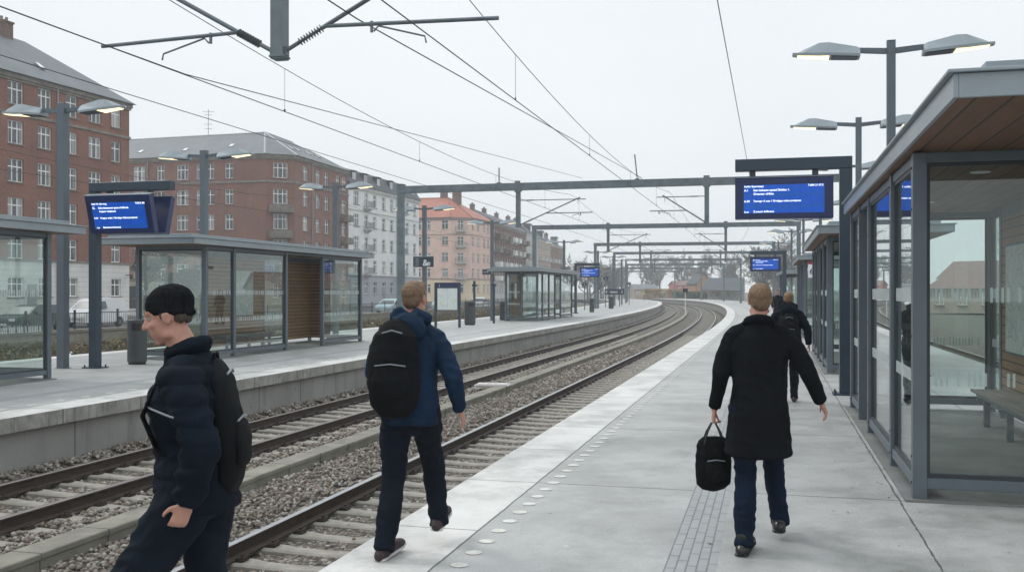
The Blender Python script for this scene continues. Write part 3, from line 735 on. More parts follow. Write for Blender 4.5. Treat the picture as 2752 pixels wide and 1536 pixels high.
# ------------------------------------------------------------------ shelters
def shelter(loc, rz, L, D, front, back, ends, oh, label, bench=None, posters=(), solid_band=False, stain=False):
    """local: x along the front, y from the front (0) to the back (D). front/back: list of (kind, width)."""
    root = empty('platform_shelter', loc, rz, label, 'shelter', 'glass waiting shelters on the platforms')
    H0 = 0.14; P = .05
    fr = MB(); sl = MB()
    def post(x, y, w=P): fr.box(x - w, x + w, y - w, y + w, 0, 2.86)
    def rails(x0, x1, y, horiz=True):
        for z0, z1, d in ((.10, .19, .04), (2.78, 2.86, .035)):
            if horiz: fr.box(x0, x1, y - d, y + d, z0, z1)
            else: fr.box(y - d, y + d, x0, x1, z0, z1)
        # dark inner seal
        if horiz:
            sl.box(x0, x0 + .03, y - .022, y + .022, .19, 2.78); sl.box(x1 - .03, x1, y - .022, y + .022, .19, 2.78); sl.box(x0 + .03, x1 - .03, y - .022, y + .022, .19, .225); sl.box(x0 + .03, x1 - .03, y - .022, y + .022, 2.745, 2.78)
        else:
            sl.box(y - .022, y + .022, x0, x0 + .03, .19, 2.78); sl.box(y - .022, y + .022, x1 - .03, x1, .19, 2.78); sl.box(y - .022, y + .022, x0 + .03, x1 - .03, .19, .225); sl.box(y - .022, y + .022, x0 + .03, x1 - .03, 2.745, 2.78)
    def stripe_band(a0, a1, y, horiz, solid, parent):
        for zc, hh in ((1.69, .062), (1.00, .055)):
            st = MB()
            if solid: segs = [(a0 + .04, a1 - .04)]
            else:
                segs = []; a = a0 + .07
                while a < a1 - .09: segs.append((a, a + .02)); a += random.choice((.042, .042, .042, .084))
            for (p, q) in segs:
                u0, u1 = y - .0085, y - .0065
                if horiz: st.box(p, q, u0, u1, zc - hh, zc + hh)
                else: st.box(u0, u1, p, q, zc - hh, zc + hh)
            st.build('glass_stripes', M['frost'] if solid else M['frost_bar'], parent)
    def run(kinds, y, horiz=True, lim=(0, 1), woodmat='wood'):
        a = lim[0]
        for kind, w in kinds:
            a0, a1 = a + P + .002, a + w - P - .002
            if kind == 'glass':
                rails(a0, a1, y, horiz)
                g = MB()
                if horiz: g.box(a0 + .012, a1 - .012, y - .005, y + .005, .205, 2.765)
                else: g.box(y - .005, y + .005, a0 + .012, a1 - .012, .205, 2.765)
                go = g.build('glass_pane', M['glass'], root)
                stripe_band(a0, a1, y, horiz, solid_band and horiz and y == 0, go)
            elif kind == 'wood':
                g = MB()
                if horiz: g.box(a0 - .04, a1 + .04, y - .035, y + .035, .12, 2.70)
                else: g.box(y - .035, y + .035, a0 - .04, a1 + .04, .12, 2.70)
                g.build('wood_panel', M['wood'] if horiz else M['wood_y'], root)
                if horiz: fr.box(a0, a1, y - .04, y + .04, 2.701, 2.86)
                else: fr.box(y - .04, y + .04, a0, a1, 2.701, 2.86)
            elif kind == 'open':
                if horiz: fr.box(a0, a1, y - .035, y + .035, 2.80, 2.86)
            a += w
    run(front, 0); run(back, D)
    run(ends[0], 0, False); run(ends[1], L, False)
    xs = [0]; 
    for k, w in front: xs.append(xs[-1] + w)
    for x in xs: post(x, 0, .055)
    xb = [0]
    for k, w in back: xb.append(xb[-1] + w)
    for x in xb: post(x, D)
    for e, x in ((ends[0], 0), (ends[1], L)):
        a = 0
        for k, w in e[:-1]: a += w; post(x, a, .04)
    for x in xs:
        fr.box(x - .08, x + .08, -.08, .08, 0, .012)
        for zz in (.145, .36, 1.35, 2.40, 2.74): sl.tube([(x, -.0555, zz), (x, -.0625, zz)], .011, 8)
    fr.build('frame', M['steel'], root, bevel=.004); sl.build('glazing_seal', M['seal'], root)
    # roof
    x0, x1, y0, y1 = -oh[0], L + oh[1], -oh[2], D + oh[3]
    r = MB()
    for (a0, a1, b0, b1) in ((x0, x1, y0, y0 + .03), (x0, x1, y1 - .03, y1), (x0, x0 + .03, y0 + .03, y1 - .03), (x1 - .03, x1, y0 + .03, y1 - .03)):
        r.box(a0, a1, b0, b1, 2.875, 3.02)
    r.box(x0 - .035, x1 + .035, y0 - .035, y1 + .035, 3.022, 3.042)
    r.box(x0 + .22, x1 - .22, y0 + .22, y1 - .22, 3.044, 3.13)
    r.build('roof', M['steel_light'], root, bevel=.003)
    s = MB(); s.box(x0 + .032, x1 - .032, y0 + .032, y1 - .032, 2.88, 2.93); s.build('soffit', M['soffit'], root)
    n = max(2, int(L / 2.3))
    for k in range(n):
        d = MB(); d.lathe([(.001, 2.868), (.085, 2.868), (.095, 2.872), (.095, 2.878), (.001, 2.878)], 20, 0, (L * (k + .5) / n, D * .42))
        d.build('ceiling_light', M['sign_white'], root)
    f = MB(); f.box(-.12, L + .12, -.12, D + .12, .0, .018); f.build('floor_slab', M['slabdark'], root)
    if bench:
        b0, b1 = bench
        bn = empty('bench', (0, 0, 0)); bn.parent = root
        st_ = MB()
        for k in range(7): st_.box(b0, b1, D - .56 + k * .066, D - .56 + k * .066 + .052, .44, .475)
        so = st_.build('seat', M['slat'], bn, bevel=.004)
        q = MB(); q.box(b0 + .05, b1 - .05, D - .50, D - .46, .38, .438); q.box(b0 + .05, b1 - .05, D - .18, D - .14, .38, .438)
        k = b0 + .25
        q.build('beam', M['steel'], bn)
        while k < b1:
            q = MB(); q.box(k - .035, k + .035, D - .45, D - .38, .018, .38); q.box(k - .03, k + .03, D - .53, D - .08, .345, .379); q.build('leg', M['steel'], bn); k += 1.25
    for (px, pw, pz, ph, mt) in posters:
        q = MB(); q.box(px, px + pw, D - .085, D - .037, pz, pz + ph); q.box(px - .03, px + pw + .03, D - .075, D - .036, pz - .03, pz + ph + .03, 1)
        q.build('poster_case', [M[mt], M['navy_steel']], root)
    return root
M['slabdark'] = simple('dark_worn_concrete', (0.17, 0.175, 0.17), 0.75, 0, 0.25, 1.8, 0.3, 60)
FR = [('glass', 1.40), ('open', 1.30), ('glass', 2.35), ('glass', 1.58)]     # right shelters run from far to near
def right_shelter(t_near, fr, bk, L, oh, label, **kw):
    D = 1.85; tf = t_near + L
    loc = W(3.88, tf, 0); rz = RZ(tf) - R(90)
    # local x must point towards the camera: -d ; y = +n
    rz = math.atan2(-math.cos(path(tf)[2]), -math.sin(path(tf)[2]))
    return shelter(loc, rz, L, D, fr, bk, ([('glass', D)], [('glass', D)]), oh, label, **kw)
L1 = sum(w for k, w in FR)
right_shelter(-3.13, FR, [('glass', .80), ('wood', 5.83)], L1, (.25, 2.40, .13, .5), 'large nearest glass and steel shelter on the right platform with wooden bench inside', bench=(1.6, 6.2), posters=((1.30, 1.1, .95, 1.35, 'map'),), solid_band=True)
F2 = [('glass', 1.5), ('glass', 1.5), ('open', 1.2), ('glass', 1.7), ('glass', 1.8)]
right_shelter(9.9, F2, [('glass', .9), ('wood', 5.2), ('glass', 1.6)], 7.7, (.4, 1.1, .28, .4), 'second glass shelter along the right platform, just beyond the right departure display post', bench=(1.2, 5.8), solid_band=True)
right_shelter(26.5, F2, [('glass', .9), ('wood', 5.2), ('glass', 1.6)], 7.7, (.4, .9, .28, .4), 'third glass shelter along the right platform, behind the second one', bench=(1.2, 5.8), solid_band=True)
right_shelter(56, F2, [('glass', .9), ('wood', 5.2), ('glass', 1.6)], 7.7, (.4, .9, .28, .4), 'farthest small glass shelter on the right platform beyond the far display', solid_band=True)
def left_shelter(t0, L, fr, bk, ends, oh, label, s0=-11.0, **kw):
    D = 1.9; th = path(t0)[2]
    rz = math.atan2(math.cos(th), math.sin(th))
    return shelter(W(s0, t0, 0), rz, L, D, fr, bk, ends, oh, label, **kw)
left_shelter(10.2, 9.7, [('glass', 1.35), ('glass', 2.9), ('open', 2.45), ('glass', 3.0)], [('glass', 3.1), ('wood', 3.3), ('glass', 1.4), ('wood', 1.9)], ([('glass', 1.9)], [('glass', 1.2), ('wood', .7)]), (.95, .55, .30, .6), 'glass shelter with wood cladding and map poster in the middle of the left platform', bench=(3.3, 6.2), posters=((4.55, 1.1, 1.0, 1.35, 'map'),))
left_shelter(-5.1, 9.7, [('glass', 3.0), ('open', 2.45), ('glass', 1.35), ('glass', 2.9)], [('wood', 4.2), ('glass', 5.5)], ([('glass', 1.9)], [('glass', 1.9)]), (.6, .75, .30, .6), 'glass shelter cut by the left edge of the photo')
left_shelter(44.5, 11.0, [('glass', 1.35), ('glass', 1.9), ('glass', 1.9), ('open', 1.85), ('glass', 4.0)], [('glass', 1.0), ('wood', 2.6), ('glass', 7.4)], ([('glass', .95), ('glass', .95)], [('glass', 1.9)]), (1.6, .9, .45, .7), 'distant glass shelter on the left platform beyond the map board', s0=-10.35, posters=((1.9, .5, 1.3, .9, 'map_pale'),))

# ------------------------------------------------------------------ departure displays
def display(loc, rz, arm, H, label, lines, tilt=0.0, w=1.62, h=.70, sw=None, far=False, pz=None):
    """local x across, post at x=0, arm = signed arm length; screens face -y (towards the camera) and +y"""
    root = empty('departure_display', loc, rz, label, 'departure display', 'blue departure displays on angled posts')
    sg = 1 if arm > 0 else -1; A = abs(arm); bz = .20
    pm = MB(); pm.box(-.10, .10, -.10, .10, .02, H - bz - .002); pm.build('post', M['navy_steel'], root, bevel=.008)
    am = MB(); x0, x1 = sorted((-.10 * sg, A * sg)); am.box(x0, x1, -.10, .10, H - bz, H); am.build('arm', M['navy_steel'], root, bevel=.008)
    bp = MB(); bp.box(-.21, .21, -.19, .19, 0, .025)
    for a in (-.165, .165):
        for b in (-.145, .145): bp.cyl(a, b, .024, .075, .018, 6)
    bp.build('base_plate', M['navy_steel'], root)
    c0 = sg * (A - w / 2 + (.0 if tilt == 0 else -.0)) if not tilt else sg * (w / 2 + .10)
    zt = H - bz - .13
    for q in (-.32, .32):
        hb = MB(); hb.box(c0 + q * w - .05, c0 + q * w + .05, -.05, .05, zt - .03, H - bz - .002); hb.build('hanger', M['navy_steel'], root)
    for sd in ((-1, 1) if tilt else (-1,)):
        th = .16 if tilt else .24
        m = MB(); m.box(-w / 2, w / 2, -th / 2, th / 2, -h, 0, 0); m.box(-w / 2 - .012, w / 2 + .012, -th / 2 - .006, th / 2 + .02, 0.001, .022, 1)
        co = m.build('display_case', [M['navy_case'], M['steel_light']], root, bevel=.006)
        co.location = (c0, (sd * .42 if tilt else 0), zt)
        co.rotation_euler = (-sd * tilt, 0, 0)
        if sd < 0 or not tilt:
            y = -th / 2
            s = MB(); s.box(-w * .41, w * .41, y - .004, y - .0005, -h * .865, -h * .17); s.build('screen', M['screen'], co)
            text_on(co, [(t_, sz * h, x * w, y - .006, -z * h, False) for (t_, sz, x, z) in lines], M['text'])
        if sd > 0 or not tilt:
            y = th / 2
            s = MB(); s.box(-w * .41, w * .41, y + .0005, y + .004, -h * .865, -h * .17); s.build('screen', M['screen'], co)
            text_on(co, [(t_, sz * h, -x * w, y + .006, -z * h, True) for (t_, sz, x, z) in lines], M['text'])
    return root
LR = [('Sztillar Byøernaupy', .060, -.405, .225), ('TvM4 21 07.2', .064, .245, .225), ('A.1', .07, -.405, .325), ('Stet Indcane speed Dtnbte 1.', .073, -.31, .325), ('Greerter oHbte.', .073, -.31, .415), ('A.30', .07, -.405, .59), ('Temepr A oto 1 Ervdgep otate pvotpnes', .068, -.31, .59), ('K.nn', .06, -.405, .85), ('Z.oeunn brfbnent.', .068, -.31, .845)]
LL = [('Suizz Ytr dbe nvng', .060, -.405, .225), ('TvIE B. B4', .066, .275, .225), ('G.', .085, -.40, .34), ('StGo-Iteteteouts tpunro B.dbrntk.', .066, -.31, .335), ('Irepserr ttotjnvten', .066, -.30, .425), ('K.30', .06, -.395, .60), ('Fveyper otubs 1 Brndsjpe Grbte jovrtptsud.', .063, -.30, .60), ('1.nv', .06, -.385, .855), ('Barnseren brfvetertk', .063, -.28, .85)]
p = W(3.90, 5.55); display(p, RZ(5.5), -1.80, 3.97, 'departure display hanging on the right platform beside the nearest shelter', LR, w=1.60, h=.69)
p = W(-12.05, 7.4); display(p, RZ(7.4), 1.98, 4.16, 'V-shaped double departure display near the litter bin on the left platform', LL, tilt=R(15), w=1.62, h=.84)
p = W(-11.6, 65.5); display(p, RZ(66), 1.9, 3.95, 'small far departure display on the left platform beyond the distant shelter', LL, w=1.55, h=.78)
p = W(3.5, 45); display(p, RZ(45), -1.85, 3.97, 'small far departure display over the walking people on the right platform', LR, w=1.66, h=.80)

# ------------------------------------------------------------------ lamps
def make_lamp(q=.065):
    root = empty('platform_lamp', (0, 0, 0))
    H = 5.93
    m = MB(); m.box(-q, q, -q, q, .012, H); m.box(-q - .035, q + .035, -q - .035, q + .035, 0, .012); m.box(-q - .004, q + .004, -q - .004, q + .004, H + .001, H + .012); m.build('post', M['steel'], root, bevel=.012)
    for sg in (-1, 1):
        a = MB(); a.tube([(sg * (q + .002), 0, H - .16), (sg * 1.15, 0, H - .07)], [.062, .05], 4, 0, True, math.pi / 4)
        a.build('arm', M['steel'], root)
        hd = MB()
        # housing: outline in x-z, tapering in width towards the tip
        st = [(.50, -.25, -.075, .15), (.56, -.245, -.04, .165), (1.00, -.215, .055, .19), (1.16, -.205, .055, .185), (1.42, -.178, -.045, .13), (1.60, -.158, -.13, .06)]
        rings = []
        for x, zb, zt, w in st:
            zt += -.03
            k = .55
            rings.append([(sg * x, -w, H + zb), (sg * x, w, H + zb), (sg * x, w, H + zb + .045), (sg * x, w * k, H + zt), (sg * x, -w * k, H + zt), (sg * x, -w, H + zb + .045)])
        hd.rings(rings)
        ho = hd.build('lamp_head', M['steel_light'], root)
        ln = MB(); pts = [(1.00, -.232, .155), (1.50, -.160, .078)]
        ln.hexa([(sg * 1.00, -.155, H - .226), (sg * 1.52, -.078, H - .179), (sg * 1.52, .078, H - .179), (sg * 1.00, .155, H - .226), (sg * 1.00, -.155, H - .212), (sg * 1.52, -.078, H - .165), (sg * 1.52, .078, H - .165), (sg * 1.00, .155, H - .212)])
        ln.build('lens', M['lens'], ho)
        dk = MB(); dk.hexa([(sg * .54, -.14, H - .257), (sg * .96, -.15, H - .229), (sg * .96, .15, H - .229), (sg * .54, .14, H - .257), (sg * .54, -.14, H - .243), (sg * .96, -.15, H - .215), (sg * .96, .15, H - .215), (sg * .54, .14, H - .243)])
        dk.build('gear_cover', M['navy_steel'], ho)
    return root
LP = {'l': make_lamp(.095), 'r': make_lamp(.068)}; used = {}
ORD = ['first', 'second', 'third', 'fourth', 'fifth', 'sixth', 'seventh', 'eighth', 'ninth', 'tenth']
def place_lamp(s, t, label, g, zoff=0):
    k = 'l' if s < 0 else 'r'; o = LP[k] if k not in used else copy_tree(LP[k]); used[k] = 1
    o.location = W(s, t, zoff); o.rotation_euler = (0, 0, RZ(t)); tag(o, label, 'lamp post', g)
lam_l = [(-12.7, 7.15), (-13.75, 14.6), (-13.7, 23.8), (-13.8, 34.4), (-13.2, 45), (-13.1, 69), (-12.9, 91), (-12.6, 106), (-12.4, 119)]
near_l = ['between the left-edge shelter and the V-shaped display', 'rising behind the middle left shelter, left of its centre', 'rising behind the right end of the middle left shelter', 'carrying the blue sign, left of the map board', 'beside the litter bin just before the distant shelter']
for i, (s, t) in enumerate(lam_l):
    place_lamp(s, t, ('double-headed lamp post ' + near_l[i]) if i < 5 else ORD[i] + ' double-headed lamp post from the left along the left platform, in the haze', 'lamp posts along the left platform')
lam_r = [(4.65, 5.9, 'tallest-looking double-headed lamp post above the nearest right shelter'), (4.75, 13.6, 'second double-headed lamp post on the right, behind the nearest one'), (5.0, 22.2, 'third double-headed lamp post on the right, half behind the display arm'), (4.9, 36, 'fourth double-headed lamp post from the front along the right platform'), (4.6, 47, 'fifth double-headed lamp post from the front along the right platform'), (4.4, 58, 'sixth double-headed lamp post from the front along the right platform'), (4.2, 74, 'seventh double-headed lamp post from the front along the right platform'), (4.0, 92, 'eighth small double-headed lamp post far along the right platform')]
for s, t, l in lam_r: place_lamp(s, t, l, 'lamp posts along the right platform')

# ------------------------------------------------------------------ overhead line gantries
def insulator(a, b, r=.055, n=9):
    m = MB(); a = Vector(a); b = Vector(b); d = b - a
    m.tube([a, b], .022, 8)
    for k in range(n):
        p = a + d * ((k + .5) / n); q = d.normalized() * .012
        m.tube([p - q, p, p + q], [.025, r, .025], 12)
    return m
def cantilever(drop, x, z, sg, s_wire, big, base):
    """bracket from the drop post at local x, going towards sg; contact wire at local x = s_wire"""
    p0 = Vector((x + sg * .10, 0, z + .12))
    reach = abs(s_wire - x) + (.55 if big else .35)
    top = Vector((x + sg * reach, 0, z + 1.30)) if not big else Vector((x + sg * (reach + .6), 0, z + 1.75))
    dirv = (top - p0).normalized()
    a = p0 + dirv * .22; b = p0 + dirv * .62
    m = MB(); m.tube([p0, a], .03, 8); m.tube([b, top], .028 if not big else .032, 8)
    m.obox(p0 - dirv * .03, (.05, 0, 0), (0, .05, 0), (0, 0, .06)); m.build('strut', M['galv'], drop, smooth=True)
    insulator(a, b, .06).build('insulator', M['insul'], drop, smooth=True)
    if not big:
        m = MB(); zt = z + 1.22
        m.tube([(x + sg * .10, 0, zt), (x + sg * .35, 0, zt)], .02, 6); m.tube([(x + sg * .7, 0, zt), (x + sg * (reach + .25), 0, zt)], .022, 6)
        m.tube([(x + sg * (reach - .1), 0, zt), (x + sg * (reach - .1), 0, zt - .2)], .012, 6)
        m.build('top_tube', M['galv'], drop)
        insulator((x + sg * .35, 0, zt), (x + sg * .7, 0, zt), .045, 7).build('insulator', M['insul'], drop, smooth=True)
    m = MB(); zr = z + .62 if not big else z + .42
    xa = p0.x + dirv.x * (zr - p0.z) / dirv.z
    xe = s_wire + sg * (1.0 if big else .9)
    sl = -.06 if big else 0.0
    m.tube([(xa, 0, zr), (xe, 0, zr + sl)], .022 if not big else .028, 8)
    # hanging stub and steady arm reaching the contact wire
    xs = (s_wire - sg * .78) if big else xa + (xe - xa) * .75
    m.tube([(xs, 0, zr + .02), (xs, 0, zr - .13)], .022, 8)
    m.build('registration_tube', M['galv'], drop, smooth=True)
    m = MB(); xw = s_wire
    m.tube([(xs + (.03 if xw > xs else -.03), 0, zr - .12), (xs + (.10 if xw > xs else -.10), 0, zr - .05), (xw - (.02 if xw > xs else -.02), 0, 5.12), (xw, 0, 5.03)], .013, 6)
    m.build('steady_arm', M['galv'], drop)
    return zr
def gantry(t, sl, sr, drops, label, tilt=0):
    base = W(0, t, 0)
    root = empty('overhead_line_gantry', base, RZ(t), label, 'gantry', 'steel gantries over the tracks')
    for s in (sl, sr):
        m = MB(); m.box(s - .14, s + .14, -.13, .13, .0, 6.30)
        m.box(s - .22, s + .22, -.20, .20, 0.001, .03); m.build('mast', M['galv'], root, bevel=.006)
    m = MB(); m.box(sl - .16, sr + .16, -.14, .14, 6.302, 6.62)
    k = sl + 1.8
    while k < sr: m.box(k - .012, k + .012, -.15, .15, 6.29, 6.63); k += 3.6
    m.box(sl - .165, sr + .165, -.145, .145, 6.60, 6.625)
    m.build('beam', M['galv'], root)
    for (x, zb, arms) in drops:
        m = MB(); m.box(x - .095, x + .095, -.095, .095, zb, 6.30); m.box(x - .15, x + .15, -.17, .17, 6.26, 6.30); m.box(x - .13, x + .13, -.16, -.145, 6.2, 6.72); m.box(x - .11, x + .11, -.11, .11, zb + .02, zb + .05)
        d = m.build('drop_post', M['galv'], root, bevel=.004)
        for (sg, sw, big) in arms: cantilever(d, x, zb, sg, sw, big, root)
    return root
CW = {'l': -5.9, 'r': -1.55}
gantry(0.6, -14.0, 7.2, [(-3.9, 4.93, [(-1, -5.75, True), (1, -1.75, True)])], 'nearest gantry, only its hanging post with two ribbed insulators in view at the top')
gl = [(31.8, -14.05, 5.7), (60.5, -13.9, 5.0), (88.5, -12.9, 4.6), (112, -12.9, 4.3), (139, -12.7, 4.2), (166, -12.8, 4.0), (196, -13, 4.0), (226, -13, 4)]
names = ['first full gantry from the front, its wide beam crossing above both tracks', 'second full gantry from the front, behind the widest one', 'third full gantry from the front, its left mast by the small left display']
for i, (t, sl, sr) in enumerate(gl):
    if i < 5: dr = [(-8.4, 4.62, [(1, CW['l'], False)]), (0.0, 4.62, [(-1, CW['r'], False)])]
    else: dr = [(-8.4, 4.62, []), (0.0, 4.62, [])]
    gantry(t, sl, sr, dr, names[i] if i < 3 else ORD[i] + ' gantry from the front, faded by the haze')

# ------------------------------------------------------------------ wires
SUP = [-28, 0.6] + [g[0] for g in gl]
def wire(name, s, z_of, t0, t1, r, label, cat='overhead wire', group='overhead wires', parent=None, step=2.0, stag=0):
    pts = []; n = int((t1 - t0) / step)
    for i in range(n + 1):
        t = t0 + (t1 - t0) * i / n
        pts.append(W(s, t, z_of(t)))
    m = MB(); m.tube(pts, r, 5)
    return m.build(name, M['wire'], parent, label=label, cat=cat, group=group)
def sag(zs, zm):
    def f(t):
        for a, b in zip(SUP, SUP[1:]):
            if a <= t <= b:
                u = (t - a) / (b - a); return zm + (zs - zm) * (2 * u - 1) ** 2
        return zs
    return f
def catenary(s, label):
    root = empty('catenary', W(s, 0, 5.0), 0, label, 'overhead line', 'overhead lines above the tracks'); off = root.location.copy()
    f = sag(6.05, 5.45)
    for nm, zf, r in (('contact_wire', lambda t: 5.0, .0085), ('messenger_wire', f, .007)):
        pts = []; t = -20.0
        while t <= 225: pts.append(W(s, t, zf(t)) - off); t += 1.5
        m = MB(); m.tube(pts, r, 5); m.build(nm, M['wire'], root)
    t = -17.0
    while t < 140:
        m = MB(); a = W(s, t, 5.0) - off; b = W(s, t, f(t)) - off; m.tube([a, b], .0035, 4); m.box(a.x - .012, a.x + .012, a.y - .03, a.y + .03, a.z, a.z + .04); m.build('dropper', M['wire'], root); t += 7.2
catenary(CW['l'], 'contact and messenger wires with droppers above the left track')
catenary(CW['r'], 'contact and messenger wires with droppers above the right track')
catenary(-17.3, 'contact and messenger wires above the track behind the left platform')
wire('feeder_wire', -9.4, lambda t: 5.55, -20, 200, .009, 'single low feeder wire passing in front of the building roofs')
wire('feeder_wire', -5.45, lambda t: 4.83 + max(0, (t - .6)) * 0.062 if t < 31.8 else 6.8, -20, 31.8, .008, 'wire ending at the left insulator on top of the first full gantry')
wire('feeder_wire', -2.8, lambda t: 5.45 + max(0, (t - .6)) * 0.040 if t < 31.8 else 6.7, -20, 31.8, .010, 'dark wire ending at the right insulator on top of the first full gantry')
wire('feeder_wire', 1.75, lambda t: 7.0, -20, 225, .010, 'single high wire over the right platform, above the departure display')
for s, zt, lb in ((-9.3, 7.35, 'dark upright insulator on the left part of the first full gantry beam'), (-3.0, 7.75, 'tall leaning insulator on the middle of the first full gantry beam')):
    b = W(s, 31.8, 6.63); m = insulator((0, 0, 0), (-.12 if s > -5 else 0, 0, zt - 6.63), .06, 10); m.box(-.09, .09, -.09, .09, 0, .05)
    m.build('line_insulator', M['insul'], None, b, RZ(31.8), label=lb, cat='insulator')

# ------------------------------------------------------------------ furniture
def litter_bin(loc, rz, H, r, label, square=False):
    root = empty('litter_bin', loc, rz, label, 'litter bin', 'litter bins on the platforms')
    n = 28
    def ringz(z, rr, ex=0): return [(rr * math.cos(2 * math.pi * k / n), rr * .82 * math.sin(2 * math.pi * k / n), z + ex) for k in range(n)]
    m = MB(); m.rings([ringz(.0, r * .88), ringz(.06, r * .88)], 0); m.build('foot', M['black'], root)
    m = MB(); z1 = H - .26; z2 = H - .09
    m.rings([ringz(.062, r), ringz(z1, r)], 0)
    # slotted upper band: leave a gap on the front for the mouth
    b = len(m.v)
    lo = ringz(z1, r); hi = ringz(z2, r)
    m.v += lo + hi
    for k in range(n):
        a = 360.0 * k / n
        if 262 <= a <= 318: continue
        j = (k + 1) % n; m.face((b + k, b + j, b + n + j, b + n + k))
    m.rings([ringz(z2, r), ringz(H - .02, r), ringz(H, r * .9)], 0)
    m.build('body', M['bin'], root, smooth=True)
    m = MB(); m.rings([ringz(z1 + .002, r * .9), ringz(z2 - .002, r * .9)], 0); m.build('liner', M['black'], root)
    return root
litter_bin(W(-11.85, 8.65), RZ(8), 1.06, .235, 'grey oval litter bin beside the V-shaped display post')
litter_bin(W(-12.3, 37.2), RZ(37), 1.22, .29, 'grey litter bin next to the map board on the left platform')
litter_bin(W(-12.75, 46.2), RZ(46), 1.12, .30, 'grey litter bin in front of the distant left shelter')
litter_bin(W(-12.55, 47.8), RZ(47), .95, .22, 'small grey litter bin right beside the distant left shelter')
litter_bin(W(-11.0, 70.5), RZ(70), 1.15, .2, 'narrow litter bin beyond the far left display')
litter_bin(W(-11.3, 88.5), RZ(88), 1.2, .26, 'dark litter bin near the far end of the left platform')
def board(loc, rz, label):
    root = empty('map_board', loc, rz, label, 'map board')
    for x in (-.60, .60):
        m = MB(); m.box(x - .055, x + .055, -.05, .05, 0, 2.15); m.build('post', M['navy_steel'], root, bevel=.005)
    m = MB(); m.box(-.543, .543, -.035, .035, 1.90, 2.15); m.build('header', M['navy_case'], root)
    text_on(root, [('i', .17, -.42, -.037, 1.95, False)], M['sign_white'])
    m = MB(); m.box(-.543, .543, -.035, .035, .80, 1.895); m.build('frame', M['navy_steel'], root)
    m = MB(); m.box(-.50, -.003, -.042, -.0355, .84, 1.87); m.box(.003, .50, -.042, -.0355, .84, 1.87); m.build('map_sheet', M['map_pale'], root)
board(W(-12.35, 33.6), RZ(33) , 'dark blue two-post map board with pale map on the left platform')
def blue_sign(loc, rz, w, h, z, label, lines, side=0):
    root = empty('platform_sign', loc, rz, label, 'platform sign')
    m = MB(); m.box(-w / 2 + side, w / 2 + side, -.115, -.07, z - h / 2, z + h / 2); m.build('panel', M['navy_steel'], root, bevel=.004)
    m = MB(); m.box(-w / 2 + side, w / 2 + side, -.12, -.06, z + h / 2 + .002, z + h / 2 + .03); m.box(-.08, .08, -.069, .0, z - .08, z + .08); m.build('bracket', M['steel_light'], root)
    text_on(root, [(t_, sz, x + side, -.118, zz, False) for (t_, sz, x, zz) in lines], M['sign_white'])
    return root
blue_sign(W(-13.8, 34.33), RZ(34.4), 1.05, .50, 3.17, 'blue panel sign with white scribble on a lamp post of the left platform', [('====', .07, -.40, 3.30), ('====', .07, -.40, 3.20), ('====', .07, -.40, 3.10), ('====', .07, -.40, 3.00), ('&', .44, -.03, 2.98), ('e', .36, .20, 3.0)])
blue_sign(W(-13.2, 44.93), RZ(45), .52, .30, 2.87, 'small dark blue sign on the lamp post before the distant left shelter', [('TxnoWt', .09, -.20, 2.84)], side=-.30)
def ticket_posts(loc, rz, label):
    root = empty('leaning_rail', loc, rz, label, 'leaning rail')
    for x, h in ((-.55, 2.3), (.55, 2.15)):
        m = MB(); m.box(x - .055, x + .055, -.05, .05, 0, h); m.build('post', M['navy_steel'], root, bevel=.004)
    m = MB(); m.box(-.49, .49, -.06, .06, .80, .86); m.box(-.49, .49, -.012, .012, 1.05, 1.09); m.box(-.49, .49, -.012, .012, 1.2, 1.24); m.build('rail', M['steel'], root)
    for x in (-.55, .55):
        m = MB(); m.box(x - .13, x + .13, -.03, .03, 2.0, 2.12) ; m.build('cap', M['navy_steel'], root)
ticket_posts(W(-12.35, 40.1), RZ(40), 'dark two-post leaning rail between the map board and lamp post')
def pole_sign(s, t, H, label, w=.5, h=.3):
    root = empty('signal_sign', W(s, t), RZ(t), label, 'sign post')
    m = MB(); m.cyl(0, 0, 0, H, .05, 8); m.build('post', M['steel'], root)
    m = MB(); m.box(-w / 2, w / 2, -.09, -.055, H - h - .1, H - .1); m.build('panel', M['navy_steel'], root)
    text_on(root, [('2', .2, -.05, -.095, H - h * .75 - .1, False)], M['sign_white'])
pole_sign(-12.6, 96, 3.4, 'small dark platform sign post far along the left platform')
pole_sign(-11.4, 118, 3.0, 'farther small dark platform sign post by the left tracks')
pole_sign(-12.9, 80, 2.6, 'thin sign post between the far left display and the next gantry', .4, .25)
# wide low sign board near the far end
root = empty('platform_sign', W(-12.3, 104), RZ(104), 'wide blue sign board on two posts far along the left platform', 'platform sign')
m = MB(); m.box(-1.15, 1.15, -.08, .08, 1.35, 2.05); m.build('panel', M['navy_steel'], root)
for x in (-.6, .6):
    m = MB(); m.cyl(x, .0, 0, 1.348, .06, 8); m.build('post', M['steel'], root)
text_on(root, [('4', .35, -1.0, -.085, 1.55, False), ('Aaktøn', .3, -.5, -.085, 1.58, False), ('5', .35, .8, -.085, 1.55, False)], M['sign_white'])
# red and white notice by the right shelters
root = empty('notice_sign', W(4.35, 24.0), RZ(24), 'white and red notice sign on a pole between the right shelters', 'notice sign')
m = MB(); m.box(-.42, .42, -.03, .03, 2.2, 2.75); m.build('panel', M['sign_white'], root)
m = MB(); m.box(-.42, .42, -.036, -.031, 2.66, 2.75); m.box(.05, .40, -.036, -.031, 2.26, 2.62); m.build('red_print', simple('red_print', (.35, .02, .04), .5), root)
text_on(root, [('69', .26, -.38, -.034, 2.33, False)], M['navy_case'])
m = MB(); m.box(-.05, .05, .031, .13, 0, 3.9); m.build('post', M['steel'], root)
